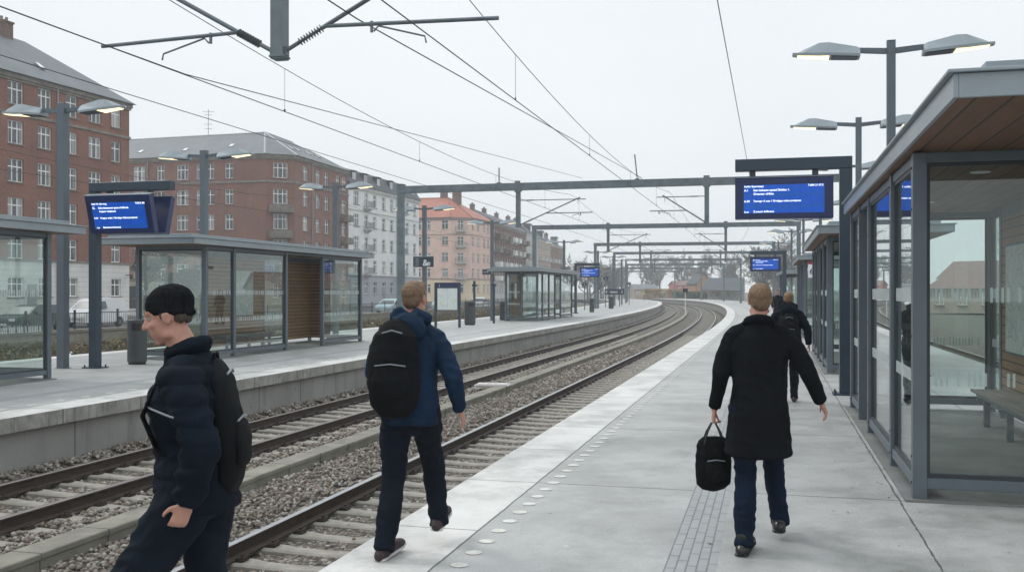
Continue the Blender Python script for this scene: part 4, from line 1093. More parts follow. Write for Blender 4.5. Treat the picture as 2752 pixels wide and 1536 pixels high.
# white marker pole and yellow signal between the far tracks
root = empty('marker_post', W(-4.0, 92, BED), RZ(90), 'thin white marker post standing between the far tracks', 'marker post')
m = MB(); m.cyl(0, 0, 0, 3.0, .05, 8); m.build('post', M['white_paint'], root)
m = MB(); m.box(-.25, .25, -.15, .15, 2.6, 3.0); m.build('lamp_box', M['black'], root)
root = empty('track_signal', W(-8.4, 190, BED), RZ(190), 'yellow topped track signal at the far end of the left platform', 'signal')
m = MB(); m.cyl(0, 0, 0, 2.5, .09, 8); m.build('post', M['steel'], root)
m = MB(); m.box(-.2, .2, -.12, .12, 2.1, 2.55); m.build('head', simple('yellow_paint', (.55, .48, .08), .6), root)
# ------------------------------------------------------------------ buildings
ST_Z = -0.4
_wc = {}
def window_meshes(w, h, style, dark=False):
    key = (round(w, 2), round(h, 2), style, dark)
    if key in _wc: return _wc[key]
    f = MB(); t = .065
    f.box(-w / 2, -w / 2 + t, 0, .07, 0, h); f.box(w / 2 - t, w / 2, 0, .07, 0, h)
    f.box(-w / 2 + t, w / 2 - t, 0, .07, 0, t); f.box(-w / 2 + t, w / 2 - t, 0, .07, h - t, h)
    zt = h * .66
    n = style
    xs = [(-w / 2 + w * k / n) for k in range(1, n)]
    for x in xs: f.box(x - .045, x + .045, .003, .067, t, h - t)
    edges = [-w / 2 + t] + sum([[x - .045, x + .045] for x in xs], []) + [w / 2 - t]
    for k in range(0, len(edges), 2): f.box(edges[k], edges[k + 1], .006, .064, zt - .045, zt + .045)
    f.box(-w / 2 - .06, w / 2 + .06, -.24, -.0, -.10, -.005, 1)
    fm = f.mesh('window', [M['sash'], M['trim']])
    p = MB(); p.box(-w / 2 + .03, w / 2 - .03, .03, .04, .03, h - .03)
    pm = p.mesh('pane', [M['pane']])
    _wc[key] = (fm, pm); return _wc[key]
def put_window(root, o3, d, x, z, w, h, style, depth=.14):
    fm, pm = window_meshes(w, h, style)
    inn = Vector((-d.y, d.x, 0))
    p = o3 + d * x + inn * depth; p.z = z
    rz = math.atan2(d.y, d.x)
    o = link(bpy.data.objects.new('window', fm), root, p - root.location, rz)
    link(bpy.data.objects.new('pane', pm), o)
def facade(root, wall, trim, p0, p1, z0, z1, cols, rows, zsplit=None, skip=(), m_hi=0, m_lo=1, courses=(), cornice=True, base=None):
    """outward side is to the right when walking p0 -> p1. cols: (x centre, width, style); rows: (z bottom, height)"""
    p0 = Vector((*p0[:2], 0)); p1 = Vector((*p1[:2], 0)); L = (p1 - p0).length; d = (p1 - p0) / L; inn = Vector((-d.y, d.x, 0)); out = -inn
    off = root.location
    def pt(x, y, z): return (p0 + d * x + inn * y) + Vector((0, 0, z)) - off
    cs = [c for c in cols if c[0] - c[1] / 2 > .05 and c[0] + c[1] / 2 < L - .05]
    xs = sorted({0, L} | {c[0] - c[1] / 2 for c in cs} | {c[0] + c[1] / 2 for c in cs})
    zs = {z0, z1} | {r[0] for r in rows} | {r[0] + r[1] for r in rows}
    if zsplit: zs |= {zsplit}
    zs = sorted(zs)
    for i in range(len(xs) - 1):
        xm = (xs[i] + xs[i + 1]) / 2
        ci = next((k for k, c in enumerate(cs) if abs(xm - c[0]) < c[1] / 2), None)
        for j in range(len(zs) - 1):
            zm = (zs[j] + zs[j + 1]) / 2
            ri = next((k for k, r in enumerate(rows) if r[0] < zm < r[0] + r[1]), None)
            if ci is not None and ri is not None and (ci, ri) not in skip: continue
            m = m_lo if (zsplit and zm < zsplit) else m_hi
            a, b, c, e = xs[i], xs[i + 1], zs[j], zs[j + 1]
            wall.poly([pt(a, 0, c), pt(b, 0, c), pt(b, 0, e), pt(a, 0, e)], m, [(a, c), (b, c), (b, e), (a, e)])
    for ci, c in enumerate(cs):
        for ri, r in enumerate(rows):
            if (ci, ri) in skip: continue
            a, b, z, e = c[0] - c[1] / 2, c[0] + c[1] / 2, r[0], r[0] + r[1]
            m = m_lo if (zsplit and z < zsplit) else m_hi; q = .21
            for P in ([pt(a, 0, z), pt(a, 0, e), pt(a, q, e), pt(a, q, z)], [pt(b, 0, e), pt(b, 0, z), pt(b, q, z), pt(b, q, e)], [pt(a, 0, e), pt(b, 0, e), pt(b, q, e), pt(a, q, e)], [pt(b, 0, z), pt(a, 0, z), pt(a, q, z), pt(b, q, z)]):
                wall.poly(P, m, [(0, 0), (0, .1), (.1, .1), (.1, 0)])
            put_window(root, p0, d, c[0], z, c[1] - .004, r[1] - .004, c[2])
    for (zc, hh, pr) in list(courses) + ([(z1 - .35, .35, .22)] if cornice else []) + ([(z1 - .55, .18, .12)] if cornice else []):
        trim.obox(pt(L / 2, -pr / 2 + .0, zc + hh / 2), d * (L / 2 + pr * .98), out * (pr / 2), (0, 0, hh / 2))
    return pt, d, inn, L
def roof_face(mb, pts, m=0):
    pts = [Vector(p) for p in pts]
    d = (pts[1] - pts[0]).normalized(); nrm = (pts[1] - pts[0]).cross(pts[-1] - pts[0]).normalized(); up = nrm.cross(d)
    uv = [((p - pts[0]).dot(d), (p - pts[0]).dot(up)) for p in pts]
    mb.poly(pts, m, uv)
def V3(p, z): return Vector((p[0], p[1], z))
def skylight(root, c, d, up, w=.55, h=.9):
    m = MB(); n = d.cross(up); m.obox(c, d * w / 2, up * h / 2, n * .06); m.obox(c + n * .065, d * (w / 2 - .07), up * (h / 2 - .07), n * .01, 1)
    m.build('skylight', [M['lead'], M['sign_white']], root)
def chimney(root, p, w, dd, z0, z1, rz=0.0, mat='chimney', pots=2):
    m = MB(); c, s = math.cos(rz), math.sin(rz); p = Vector(p)
    a = Vector((c, s, 0)); b = Vector((-s, c, 0))
    m.obox(Vector((p.x, p.y, (z0 + z1) / 2)), a * w / 2, b * dd / 2, (0, 0, (z1 - z0) / 2)); m.obox(Vector((p.x, p.y, z1 + .08)), a * (w / 2 + .08), b * (dd / 2 + .08), (0, 0, .08))
    for k in range(pots):
        q = p + a * (w * ((k + .5) / pots - .5)); m.cyl(q.x, q.y, z1 + .16, z1 + .55, .13, 8, 1)
    m.build('chimney', [M[mat], M['trim']], root)
def pipe(root, pts, r=.07):
    m = MB(); m.tube(pts, r, 6); m.build('downpipe', M['lead'], root)
def U2(a, b):
    v = Vector((b[0] - a[0], b[1] - a[1], 0)); return v.normalized()

# --- building 1, red brick block on the left
F = Vector((-34.6, 90.0, 0)); d1 = Vector((4.4, 14.0, 0)).normalized(); N1 = F - d1 * 52; L1b = 52
root = empty('apartment_building', N1, 0, 'long red brick block with white ground floor at the left edge of the photo', 'building', 'apartment buildings across the street')
wall = MB(); trim = MB()
cols = [(L1b - u, w, s) for u, w, s in ((1.75, 1.25, 2), (4.4, 1.55, 3), (7.2, 1.35, 2), (10.2, 1.5, 3), (13.23, 1.6, 3), (16.5, 1.5, 3), (19.8, 1.5, 3), (23.1, 1.5, 3), (26.5, 1.5, 3), (30, 1.5, 3), (34, 1.5, 3), (38, 1.5, 3))]
rows = [(1.30, 1.54), (4.30, 1.72), (7.30, 1.72), (10.24, 1.78), (13.2, 1.80), (16.25, 1.80)]
pt, d, inn, L = facade(root, wall, trim, N1, F, ST_Z, 18.6, cols, rows, 4.13, (), 0, 1, [(15.45, .22, .10), (4.13, .16, .12)])
# far end wall
q = F + inn * 12; wall.poly([V3(F, ST_Z) - root.location, V3(q, ST_Z) - root.location, V3(q, 18.6) - root.location, V3(F, 18.6) - root.location], 0, [(0, 0), (12, 0), (12, 19), (0, 19)])
q2 = N1 + inn * 12; wall.poly([V3(q2, ST_Z) - root.location, V3(N1, ST_Z) - root.location, V3(N1, 18.6) - root.location, V3(q2, 18.6) - root.location], 0, [(0, 0), (12, 0), (12, 19), (0, 19)])
wall.build('wall', [M['brick1'], M['rustic']], root); trim.build('cornice', M['trim'], root)
rf = MB(); o = root.location; ex = .45
A = V3(N1 - inn * ex, 18.62) - o; B = V3(F - inn * ex + d * ex, 18.62) - o; C = V3(F + inn * 12.4 + d * ex, 18.62) - o; D_ = V3(N1 + inn * 12.4, 18.62) - o
R0 = V3(N1 + inn * 6, 23.6) - o; R1 = V3(F + inn * 6 - d * 6, 23.3) - o
roof_face(rf, [A, B, R1, R0]); roof_face(rf, [B, C, R1]); roof_face(rf, [C, D_, R0, R1]); roof_face(rf, [D_, A, R0])
ro = rf.build('roof', M['slate'], root)
up1 = (R0 - A).normalized()
for u, v in ((9.0, 2.6), (14.6, 3.1), (22, 2.4)):
    skylight(root, V3(F, 18.62) - o - d * u - inn * .4 + up1 * v + d.cross(up1) * .06, d, up1)
chimney(root, V3(F + inn * 6 - d * 8.3, 0) - o, 1.1, .9, 22.5, 24.3, math.atan2(d.y, d.x))
for u in (8.9, 24.5): pipe(root, [pt(L1b - u, -.12, 18.4), pt(L1b - u, -.12, ST_Z)])
# front door in the white ground floor
m = MB(); x = L1b - 11.6
m.obox(pt(x, .02, 1.25), d * .75, inn * .05, (0, 0, 1.6)); m.obox(pt(x, -.03, 1.1), d * .48, inn * .04, (0, 0, 1.2), 1)
m.build('door', [M['trim_white'], M['sash_dark']], root)
m = MB(); m.obox(pt(L1b - .5, -.35, 3.2), d * .05, inn * .3, (0, 0, .04)); m.obox(pt(L1b - .5, -.6, 3.0), d * .09, inn * .09, (0, 0, .16)); m.build('wall_lamp', M['black'], root)

# --- building 2, brown brick block with a cut corner
A1 = Vector((-29.8, 120.5, 0)); nn = Vector((.9677, -.2521, 0)); A0 = A1 - nn * 30
C0 = Vector((-26.6, 122.0, 0)); dc = Vector((3.8, 16.4, 0)).normalized(); C1 = C0 + dc * 16.9
root = empty('apartment_building', A1, 0, 'brown brick block with a cut corner and stacked grey balconies in the left middle', 'building', 'apartment buildings across the street'); o = root.location
wall = MB(); trim = MB(); H = 18.35
rows = [(0.9, 1.8), (3.35, 1.75), (6.30, 1.75), (9.32, 1.85), (12.42, 1.8), (15.55, 1.85)]
crs = [(14.95, .28, .10), (3.0, .18, .12)]
colsA = [(30 - u, w, s) for u, w, s in ((4.98, 1.15, 2), (7.6, 1.15, 2), (8.95, 1.1, 2), (11.42, 1.7, 3), (14.5, 1.1, 2), (17.57, 1.7, 3), (21, 1.5, 3), (25, 1.5, 3))]
ptA, dA, innA, _ = facade(root, wall, trim, A0, A1, ST_Z, H, colsA, rows, 3.0, (), 0, 1, crs)
ptB, dB, innB, LB_ = facade(root, wall, trim, A1, C0, ST_Z, H, [(1.77, 1.75, 3)], rows, 3.0, (), 0, 1, crs)
ptC, dC, innC, LC_ = facade(root, wall, trim, C0, C1, ST_Z, H, [(3.07, 1.5, 2), (6.79, 1.4, 2), (9.57, 1.4, 2), (13.28, 1.4, 2), (15.4, 1.6, 2)], rows, 3.0, (), 0, 1, crs)
wall.build('wall', [M['brick2'], M['rustic_tan']], root); trim.build('cornice', M['trim'], root)
for z in (5.55, 8.7, 11.8):
    m = MB(); c = ptB(1.77, -.55, z)
    m.obox(Vector(c) + Vector((0, 0, -.42)), dB * 1.35, innB * .55, (0, 0, .08)); m.obox(Vector(ptB(1.77, -1.05, z)), dB * 1.35, innB * .05, (0, 0, .40))
    for sg in (-1, 1): m.obox(Vector(ptB(1.77 + sg * 1.30, -.52, z)), dB * .05, innB * .47, (0, 0, .40))
    m.build('balcony', M['trim'], root)
    m = MB(); c = ptC(15.3, -.5, z)
    m.obox(Vector(c) + Vector((0, 0, -.42)), dC * 1.1, innC * .5, (0, 0, .08)); m.obox(Vector(ptC(15.3, -.95, z)), dC * 1.1, innC * .05, (0, 0, .40)); m.obox(Vector(ptC(14.25, -.47, z)), dC * .05, innC * .42, (0, 0, .40))
    m.build('balcony', M['trim'], root)
rf = MB(); z = H + .02; ex = .4
a0, a1, c0, c1 = V3(A0 - innA * ex, z), V3(A1 - innA * ex + dA * .1, z), V3(C0 - innC * ex - dC * .1, z), V3(C1 - innC * ex, z)
K = Vector((-31.5, 127.1, 22.0)); RA = V3(A0 + innA * 6, 21.8); RC = V3(C1 + innC * 6 - dC * 5, 21.9)
inner = V3(K + innA * 5.5 + innC * 5.5, z); a0b = V3(A0 + innA * 12, z); c1b = V3(C1 + innC * 12, z)
for f in ([a0, a1, K, RA], [a1, c0, K], [c0, c1, RC, K], [c1, c1b, RC], [c1b, inner, K, RC], [inner, a0b, RA, K], [a0b, a0, RA]):
    roof_face(rf, [p - o for p in f])
rf.build('roof', M['slate'], root)
m = MB(); m.tube([a1 - o, K - o], .14, 4); m.tube([c0 - o, K - o], .10, 4); m.tube([RA - o, K - o, RC - o], .12, 4); m.build('ridge_flashing', M['lead'], root)
upA = (RA - a0); upA = (upA - dA * upA.dot(dA)).normalized()
for u in (6.0, 12.0, 18.4, 21.5): skylight(root, V3(A1, z) - o - dA * u - innA * .4 + upA * (3.2 if u < 8 else 2.3) + dA.cross(upA) * .06, dA, upA)
upC = (RC - c1); upC = (upC - dC * upC.dot(dC)).normalized()
for u in (3.4, 5.2, 8.5, 11.5): skylight(root, V3(C0, z) - o + dC * u - innC * .4 + upC * 3.0 + dC.cross(upC) * .06, dC, upC)
pipe(root, [ptA(30 - 16.3, -.12, 18.2), ptA(30 - 16.3, -.12, ST_Z)]); pipe(root, [ptC(4.9, -.12, 18.2), ptC(4.9, -.12, ST_Z)])
m = MB(); q = V3(A1 + innA * 6 - dA * 11.5, 0) - o; m.tube([(q.x, q.y, 21.6), (q.x, q.y, 25.3)], .035, 5)
for zz, ww in ((25.0, .8), (24.6, .5), (23.4, .6), (22.8, .5)): m.tube([(q.x - ww, q.y, zz), (q.x + ww, q.y, zz)], .022, 4)
m.build('aerial', M['wire'], root)
m = MB(); m.obox(ptA(30 - 19.0, .0, 1.0), dA * 1.3, innA * .04, (0, 0, 1.4)); m.build('gateway', M['black'], root)
# firewall + aerial at the end towards the white house
m = MB(); zz = 0
m.prism([c1 - o + dC * .05, V3(C1 + innC * 12, z) - o + dC * .05, V3(C1 + innC * 6, 21.6) - o + dC * .05], dC * .3); m.build('gable_wall', M['trim'], root)

def block(p0, d, L, H, depth, rise, rows, cols, mats, zsplit, label, roofm, mansard=False, hip=(True, True), crs=(), courses=True, ends=True, end_cols=None):
    p0 = Vector((*p0, 0)); p1 = p0 + d * L
    root = empty('apartment_building', p0, 0, label, 'building', 'apartment buildings across the street'); o = root.location
    wall = MB(); trim = MB()
    pt, dd, inn, _ = facade(root, wall, trim, p0, p1, ST_Z, H, cols, rows, zsplit, (), 0, 1, crs)
    b0, b1 = p0 + inn * depth, p1 + inn * depth
    if end_cols: facade(root, wall, trim, b0, p0, ST_Z, H, end_cols, rows, zsplit, (), 0, 1, crs)
    else: wall.poly([V3(b0, ST_Z) - o, V3(p0, ST_Z) - o, V3(p0, H) - o, V3(b0, H) - o], 0, [(0, 0), (depth, 0), (depth, H), (0, H)])
    wall.poly([V3(p1, ST_Z) - o, V3(b1, ST_Z) - o, V3(b1, H) - o, V3(p1, H) - o], 0, [(0, 0), (depth, 0), (depth, H), (0, H)])
    wall.build('wall', mats, root); trim.build('cornice', M['trim'] if mats[0] in (M['brick3'],) else M['trim_white'], root)
    rf = MB(); z = H + .02; e = .35
    A = V3(p0 - inn * e - d * e, z) - o; B = V3(p1 - inn * e + d * e, z) - o; C = V3(b1 + inn * e + d * e, z) - o; D_ = V3(b0 + inn * e - d * e, z) - o
    if mansard:
        s = 1.3; zm = z + mansard
        A2, B2, C2, D2 = [q + v * s + Vector((0, 0, mansard)) for q, v in ((A, inn + d * .6), (B, inn - d * .6), (C, -inn - d * .6), (D_, -inn + d * .6))]
        for f in ([A, B, B2, A2], [B, C, C2, B2], [C, D_, D2, C2], [D_, A, A2, D2]): roof_face(rf, f)
        A, B, C, D_ = A2, B2, C2, D2; rise_ = rise
    else: rise_ = rise
    h0 = depth / 2 if hip[0] else 0; h1 = depth / 2 if hip[1] else 0
    zt = A.z + rise_
    R0 = (A + D_) / 2 + d * h0; R1 = (B + C) / 2 - d * h1; R0.z = R1.z = zt
    for f in ([A, B, R1, R0], [B, C, R1], [C, D_, R0, R1], [D_, A, R0]): roof_face(rf, f)
    rf.build('roof', roofm, root)
    return root, pt, dd, inn, o, zt
rows5 = [(1.35, 1.75), (4.5, 1.75), (7.8, 1.75), (11.0, 1.75), (14.1, 1.85)]
WD = Vector((7.3, 26.6, 0)).normalized()
root, pt, d, inn, o, zt = block((-22.75, 138.6), WD, 27.6, 16.7, 12, 1.6, rows5, [(u, w, s) for u, w, s in ((2.6, 1.9, 3), (6.1, 1.3, 2), (9.2, 1.3, 2), (12.6, 1.4, 2), (15.8, 1.4, 2), (19.4, 1.3, 2), (22.3, 1.3, 2), (25.6, 1.3, 2))], [M['white_pl'], M['lilac_pl']], 4.0, 'white plastered block with dark mansard roof and small balconies', M['slate_dark'], mansard=2.2, crs=[(13.2, .15, .10), (4.0, .18, .12)])
for u in (2.2, 6.2, 11, 16, 21, 25.4):
    m = MB(); m.obox(pt(u, .95, 17.75), d * .62, inn * .75, (0, 0, .95), 0); m.obox(pt(u, .85, 18.76), d * .72, inn * .85, (0, 0, .06), 0)
    m.obox(pt(u, .185, 17.75), d * .5, inn * .02, (0, 0, .78), 1); m.obox(pt(u, .155, 17.75), d * .40, inn * .012, (0, 0, .68), 2)
    m.obox(pt(u, .14, 17.75), d * .04, inn * .012, (0, 0, .68), 1)
    m.build('dormer', [M['slate_dark'], M['sash'], M['pane']], root)
def iron_balcony(root, pt, d, inn, x, z, w=1.1, dep=.85, solid=False, mat=None):
    m = MB(); m.obox(pt(x, -dep / 2, z), d * w, inn * dep / 2, (0, 0, .09))
    m.prism([Vector(pt(x - w * .7, -.02, z - .1)), Vector(pt(x - w * .7, -dep * .8, z - .1)), Vector(pt(x - w * .7, -.02, z - .5))], d * (w * 1.4), 0)
    if solid:
        m.obox(pt(x, -dep + .03, z + .5), d * w, inn * .03, (0, 0, .45)); m.obox(pt(x - w + .03, -dep / 2, z + .5), d * .03, inn * (dep / 2 - .06), (0, 0, .45))
    else:
        k = -w
        while k <= w + .01: m.obox(pt(x + k, -dep + .03, z + .5), d * .022, inn * .02, (0, 0, .42), 1); k += .16
        m.obox(pt(x, -dep + .03, z + .95), d * w, inn * .03, (0, 0, .03), 1)
        for k in (.25, .5, .75): m.obox(pt(x - w + .02, -dep * k, z + .5), d * .022, inn * .02, (0, 0, .42), 1)
        m.obox(pt(x - w + .02, -dep / 2, z + .95), d * .03, inn * dep / 2, (0, 0, .03), 1)
    m.build('balcony', [mat or M['trim_white'], M['lead']], root)
for u in (6.1, 19.4):
    for z in (4.2, 7.5, 10.7, 13.75): iron_balcony(root, pt, d, inn, u, z)
pipe(root, [pt(17.6, -.12, 16.5), pt(17.6, -.12, ST_Z)])
m = MB(); m.obox(pt(12.6, .0, 1.0), d * .6, inn * .03, (0, 0, 1.35)); m.build('door', M['sash_dark'], root)

# --- building 4, peach with orange tiles (cut corner)
C0 = Vector((-8.8, 197.0, 0)); dc = Vector((4.7, 15.0, 0)).normalized(); C1 = C0 + dc * 16.0
A1 = C0 - nn * 3.2 - dc * .6; A1 = Vector((A1.x, A1.y, 0)); A0 = A1 - nn * 18; Cc = C0 + dc * 1.6
root = empty('apartment_building', A1, 0, 'peach and yellow corner house with an orange tiled roof', 'building', 'apartment buildings across the street'); o = root.location
wall = MB(); trim = MB(); H = 16.4
rows4 = [(1.5, 1.75), (4.6, 1.75), (7.7, 1.75), (10.9, 1.75), (14.1, 1.75)]; cr = [(12.95, .13, .08), (4.1, .2, .12)]
pA, dA, iA, LA = facade(root, wall, trim, A0, A1, ST_Z, H, [(18 - 1.3, 1.4, 2), (18 - 5.0, 1.4, 2), (18 - 6.9, 1.4, 2), (18 - 10.5, 1.4, 2)], rows4, 4.1, (), 0, 1, cr)
pB, dB, iB, LBb = facade(root, wall, trim, A1, Cc, ST_Z, H, [(LA * 0 + (Cc - A1).length / 2, 1.3, 2)], rows4, 4.1, (), 0, 1, cr)
pC, dC, iC, LC = facade(root, wall, trim, Cc, C1, ST_Z, H, [(1.6, 1.3, 2), (4.8, 1.3, 2), (8.5, 1.3, 2), (11.1, 1.3, 2), (13.2, 1.2, 2)], rows4, 4.1, (), 0, 1, cr)
wall.build('wall', [M['peach_pl'], M['yellow_pl']], root); trim.build('cornice', simple('grey_cornice', (.27, .22, .21), .8), root)
for z in (4.25, 7.4, 10.6, 13.7): iron_balcony(root, pB, dB, iB, LBb / 2, z, 1.2, .9)
rf = MB(); z = H + .02
a0, a1, c0, c1 = V3(A0 - iA * .4, z), V3(A1 - iA * .4, z), V3(Cc - iC * .4, z), V3(C1 - iC * .4 + dC * .3, z)
K = V3(C0 + dc * 6 - nn * 6.2, 20.9); RA = V3(A0 + iA * 6.5, 20.9); RC = V3(C1 + iC * 6.2 - dC * 6.5, 20.6)
inner = V3(K + iA * 5.5 + iC * 5.5, z); a0b = V3(A0 + iA * 12, z); c1b = V3(C1 + iC * 12 + dC * .3, z)
for f in ([a0, a1, K, RA], [a1, c0, K], [c0, c1, RC, K], [c1, c1b, RC], [c1b, inner, K, RC], [inner, a0b, RA, K], [a0b, a0, RA]): roof_face(rf, [p - o for p in f])
rf.build('roof', M['tile_orange'], root)
m = MB(); m.tube([a1 - o, K - o], .16, 5); m.tube([c0 - o, K - o], .13, 5); m.tube([RA - o, K - o, RC - o], .15, 5); m.build('ridge_tiles', M['tile_orange'], root)
upA = (RA - a0); upA = (upA - dA * upA.dot(dA)).normalized()
for u in (3.5, 8, 12): skylight(root, V3(A1, z) - o - dA * u + upA * 2.0 + dA.cross(upA) * .06, dA, upA, .9, .7)
chimney(root, V3(K + iA * .6 - dA * 1.2, 0) - o, 1.5, .9, 20.2, 22.6, 0.2); chimney(root, V3(K + iA * .6 + dA * 1.6, 0) - o, 1.8, .9, 19.5, 22.2, 0.2)
chimney(root, V3(RC, 0) - o, 1.0, .8, 20, 21.4, .2)

# --- building 5, dark red with white balconies, and the farther row
dd5 = Vector((7.6, 40, 0)).normalized(); c5 = [(u, 1.5, 2) for u in np.arange(1.6, 39, 2.9)]
r5 = [(1.6, 1.5)] + [(4.5 + 3.05 * k, 1.55) for k in range(4)]
root, pt, d, inn, o, zt = block((-4.0, 212.3), dd5, 40, 16.4, 12, 2.4, r5, c5, [M['brick3'], M['ltbeige_pl']], 4.0, 'dark red block with rows of boxed white and grey balconies', M['slate_dark'], mansard=1.2)
rr = random.Random(3)
for k, u in enumerate(np.arange(1.6, 38, 5.8)):
    for z in (4.15, 7.2, 10.25, 13.3):
        iron_balcony(root, pt, d, inn, float(u) + 1.45, z, 1.35, 1.3, True, rr.choice([M['trim_white'], M['white_pl'], M['trim'], M['brick3']]))
for u in (4, 16, 30): chimney(root, pt(u, 5.5, 0), 1.2, .8, 18.5, 20.6, 1.3)
d6 = Vector((12.7, 59, 0)).normalized()
for (p, L, H, mt, rm, lb, man) in (((3.7, 252.6), 15, 16.6, 'ltbeige_pl', 'slate_dark', 'narrow pale house between the dark red block and the beige house', 1.5), ((6.9, 267.6), 20, 15.8, 'beige_pl', 'slate_dark', 'beige house with a dark lumpy roof, second from the far end', 1.5), ((11.2, 287.5), 26, 15.4, 'brick2', 'slate', 'farthest brownish house at the end of the street row, before the trees', 0)):
    root, pt, d, inn, o, zt = block(p, d6, L, H, 12, 2.6, [(1.6, 1.5)] + [(4.5 + 3.0 * k, 1.5) for k in range(4)], [(u, 1.3, 2) for u in np.arange(1.7, L - 1, 2.9)], [M[mt], M['rustic_tan']], 4.0, lb, M[rm], mansard=man)
    for u in np.arange(3, L - 2, 5.8):
        for z in (4.2, 7.2, 10.2): iron_balcony(root, pt, d, inn, float(u), z, 1.3, 1.1, True, M['trim_white'])
    for u in (3, L - 3): chimney(root, pt(u, 5.5, 0), 1.4, .9, H + 2, H + 4.3, 1.3)
    m = MB(); m.obox(pt(L * .5, 1.2, H + 1.6), d * 1.6, inn * .9, (0, 0, 1.2)); m.obox(pt(L * .5, .27, H + 1.5), d * .9, inn * .03, (0, 0, .7), 1); m.build('dormer', [M[rm], M['sash']], root)

# ------------------------------------------------------------------ parapet wall, fence, scrub
mb = MB(); sweep(mb, [(-27.42, -1.0), (-27.12, -1.0), (-27.12, -.08), (-27.42, -.08)], -20, 130, 2, 0, closed=True)
sweep(mb, [(-27.46, -.08), (-27.06, -.08), (-27.06, .04), (-27.46, .04)], -20, 130, 2, 1, closed=True)
b = W(-27.3, 0, -.9); shift(mb, b); mb.build('parapet_wall', [M['trough'], M['trim']], None, b, label='low grey concrete parapet wall between the scrub and the street', cat='wall')
def fence_panel(t, L, pick, label):
    root = empty('street_fence', W(-27.26, t, .045), RZ(t) + R(90), label, 'fence', 'fence panels on the parapet wall')
    for x in (0, L):
        m = MB(); m.box(x - .022, x + .022, -.022, .022, 0, .80); m.cyl(x, 0, .80, .86, .04, 6); m.build('post', M['wire'], root)
    m = MB(); m.box(.024, L - .024, -.012, .012, .70, .735); m.box(.024, L - .024, -.012, .012, .12, .15); m.build('rail', M['wire'], root)
    m = MB(); x = .12
    while x < L - .05: m.box(x - .006, x + .006, -.006, .006, .151, .699); x += .16
    m.build('bars', M['wire'], root)
    return root
fp = None
FL = 'dark iron fence panel on the parapet wall in front of the parked cars'
for k in range(40):
    t = 2 + k * 3.0
    if fp is None: fp = fence_panel(t, 2.94, True, FL)
    else:
        c = copy_tree(fp); c.location = W(-27.26, t, .045); c.rotation_euler = (0, 0, RZ(t) + R(90))
def scrub(name, s0, s1, t0, t1, n, hmax, label, green, seed):
    rng = random.Random(seed); V = []; Fc = []; mi = []
    for _ in range(n):
        s = rng.uniform(s0, s1); t = rng.uniform(t0, t1); cl = .5 + .5 * mnoise.noise(Vector((s * .6, t * .45, seed)))
        if rng.random() > cl * 1.5: continue
        h = hmax * rng.uniform(.25, 1) * (.4 + cl); base = W(s, t, -.80)
        dirv = Vector((rng.uniform(-.6, .6), rng.uniform(-.6, .6), 1)).normalized(); tip = base + dirv * h
        if rng.random() < .55:   # bare stem
            w = .008 + .012 * rng.random(); a = Vector((w, 0, 0)); b_ = len(V)
            mid = (base + tip) / 2 + Vector((rng.uniform(-.1, .1), rng.uniform(-.1, .1), 0))
            V += [base - a, base + a, mid + a * .7, mid - a * .7, tip]; Fc += [(b_, b_ + 1, b_ + 2, b_ + 3), (b_ + 3, b_ + 2, b_ + 4)]; mi += [0, 0]
        for q in range(rng.randint(1, 3)):   # leaves
            c = base + dirv * h * rng.uniform(.15, 1) + Vector((rng.uniform(-.12, .12), rng.uniform(-.12, .12), rng.uniform(-.05, .05))); r = rng.uniform(.025, .07)
            u = Vector((rng.uniform(-1, 1), rng.uniform(-1, 1), rng.uniform(-1, 1))).normalized() * r; v = u.cross(Vector((rng.uniform(-1, 1), rng.uniform(-1, 1), rng.uniform(-1, 1))).normalized())
            b_ = len(V); V += [c - u, c + v, c + u, c - v]; Fc.append((b_, b_ + 1, b_ + 2, b_ + 3)); mi.append(2 if rng.random() < green else (1 if rng.random() < .975 else 3))
    me = bpy.data.meshes.new(name); me.from_pydata([tuple(v) for v in V], [], Fc)
    for mm in ('bark', 'leaf_dry', 'leaf_green', 'white_paint'): me.materials.append(M[mm])
    me.polygons.foreach_set('material_index', mi); me.update()
    link(bpy.data.objects.new(name, me), kind='stuff', label=label, cat='scrub')
scrub('scrub', -26.9, -20.8, 2, 70, 26000, .62, 'dry brown and green scrub between the back track and the wall', .38, 4)
scrub('scrub', -26.9, -20.8, 70, 150, 9000, 1.1, 'hazy dry scrub along the farther part of the wall', .3, 9)

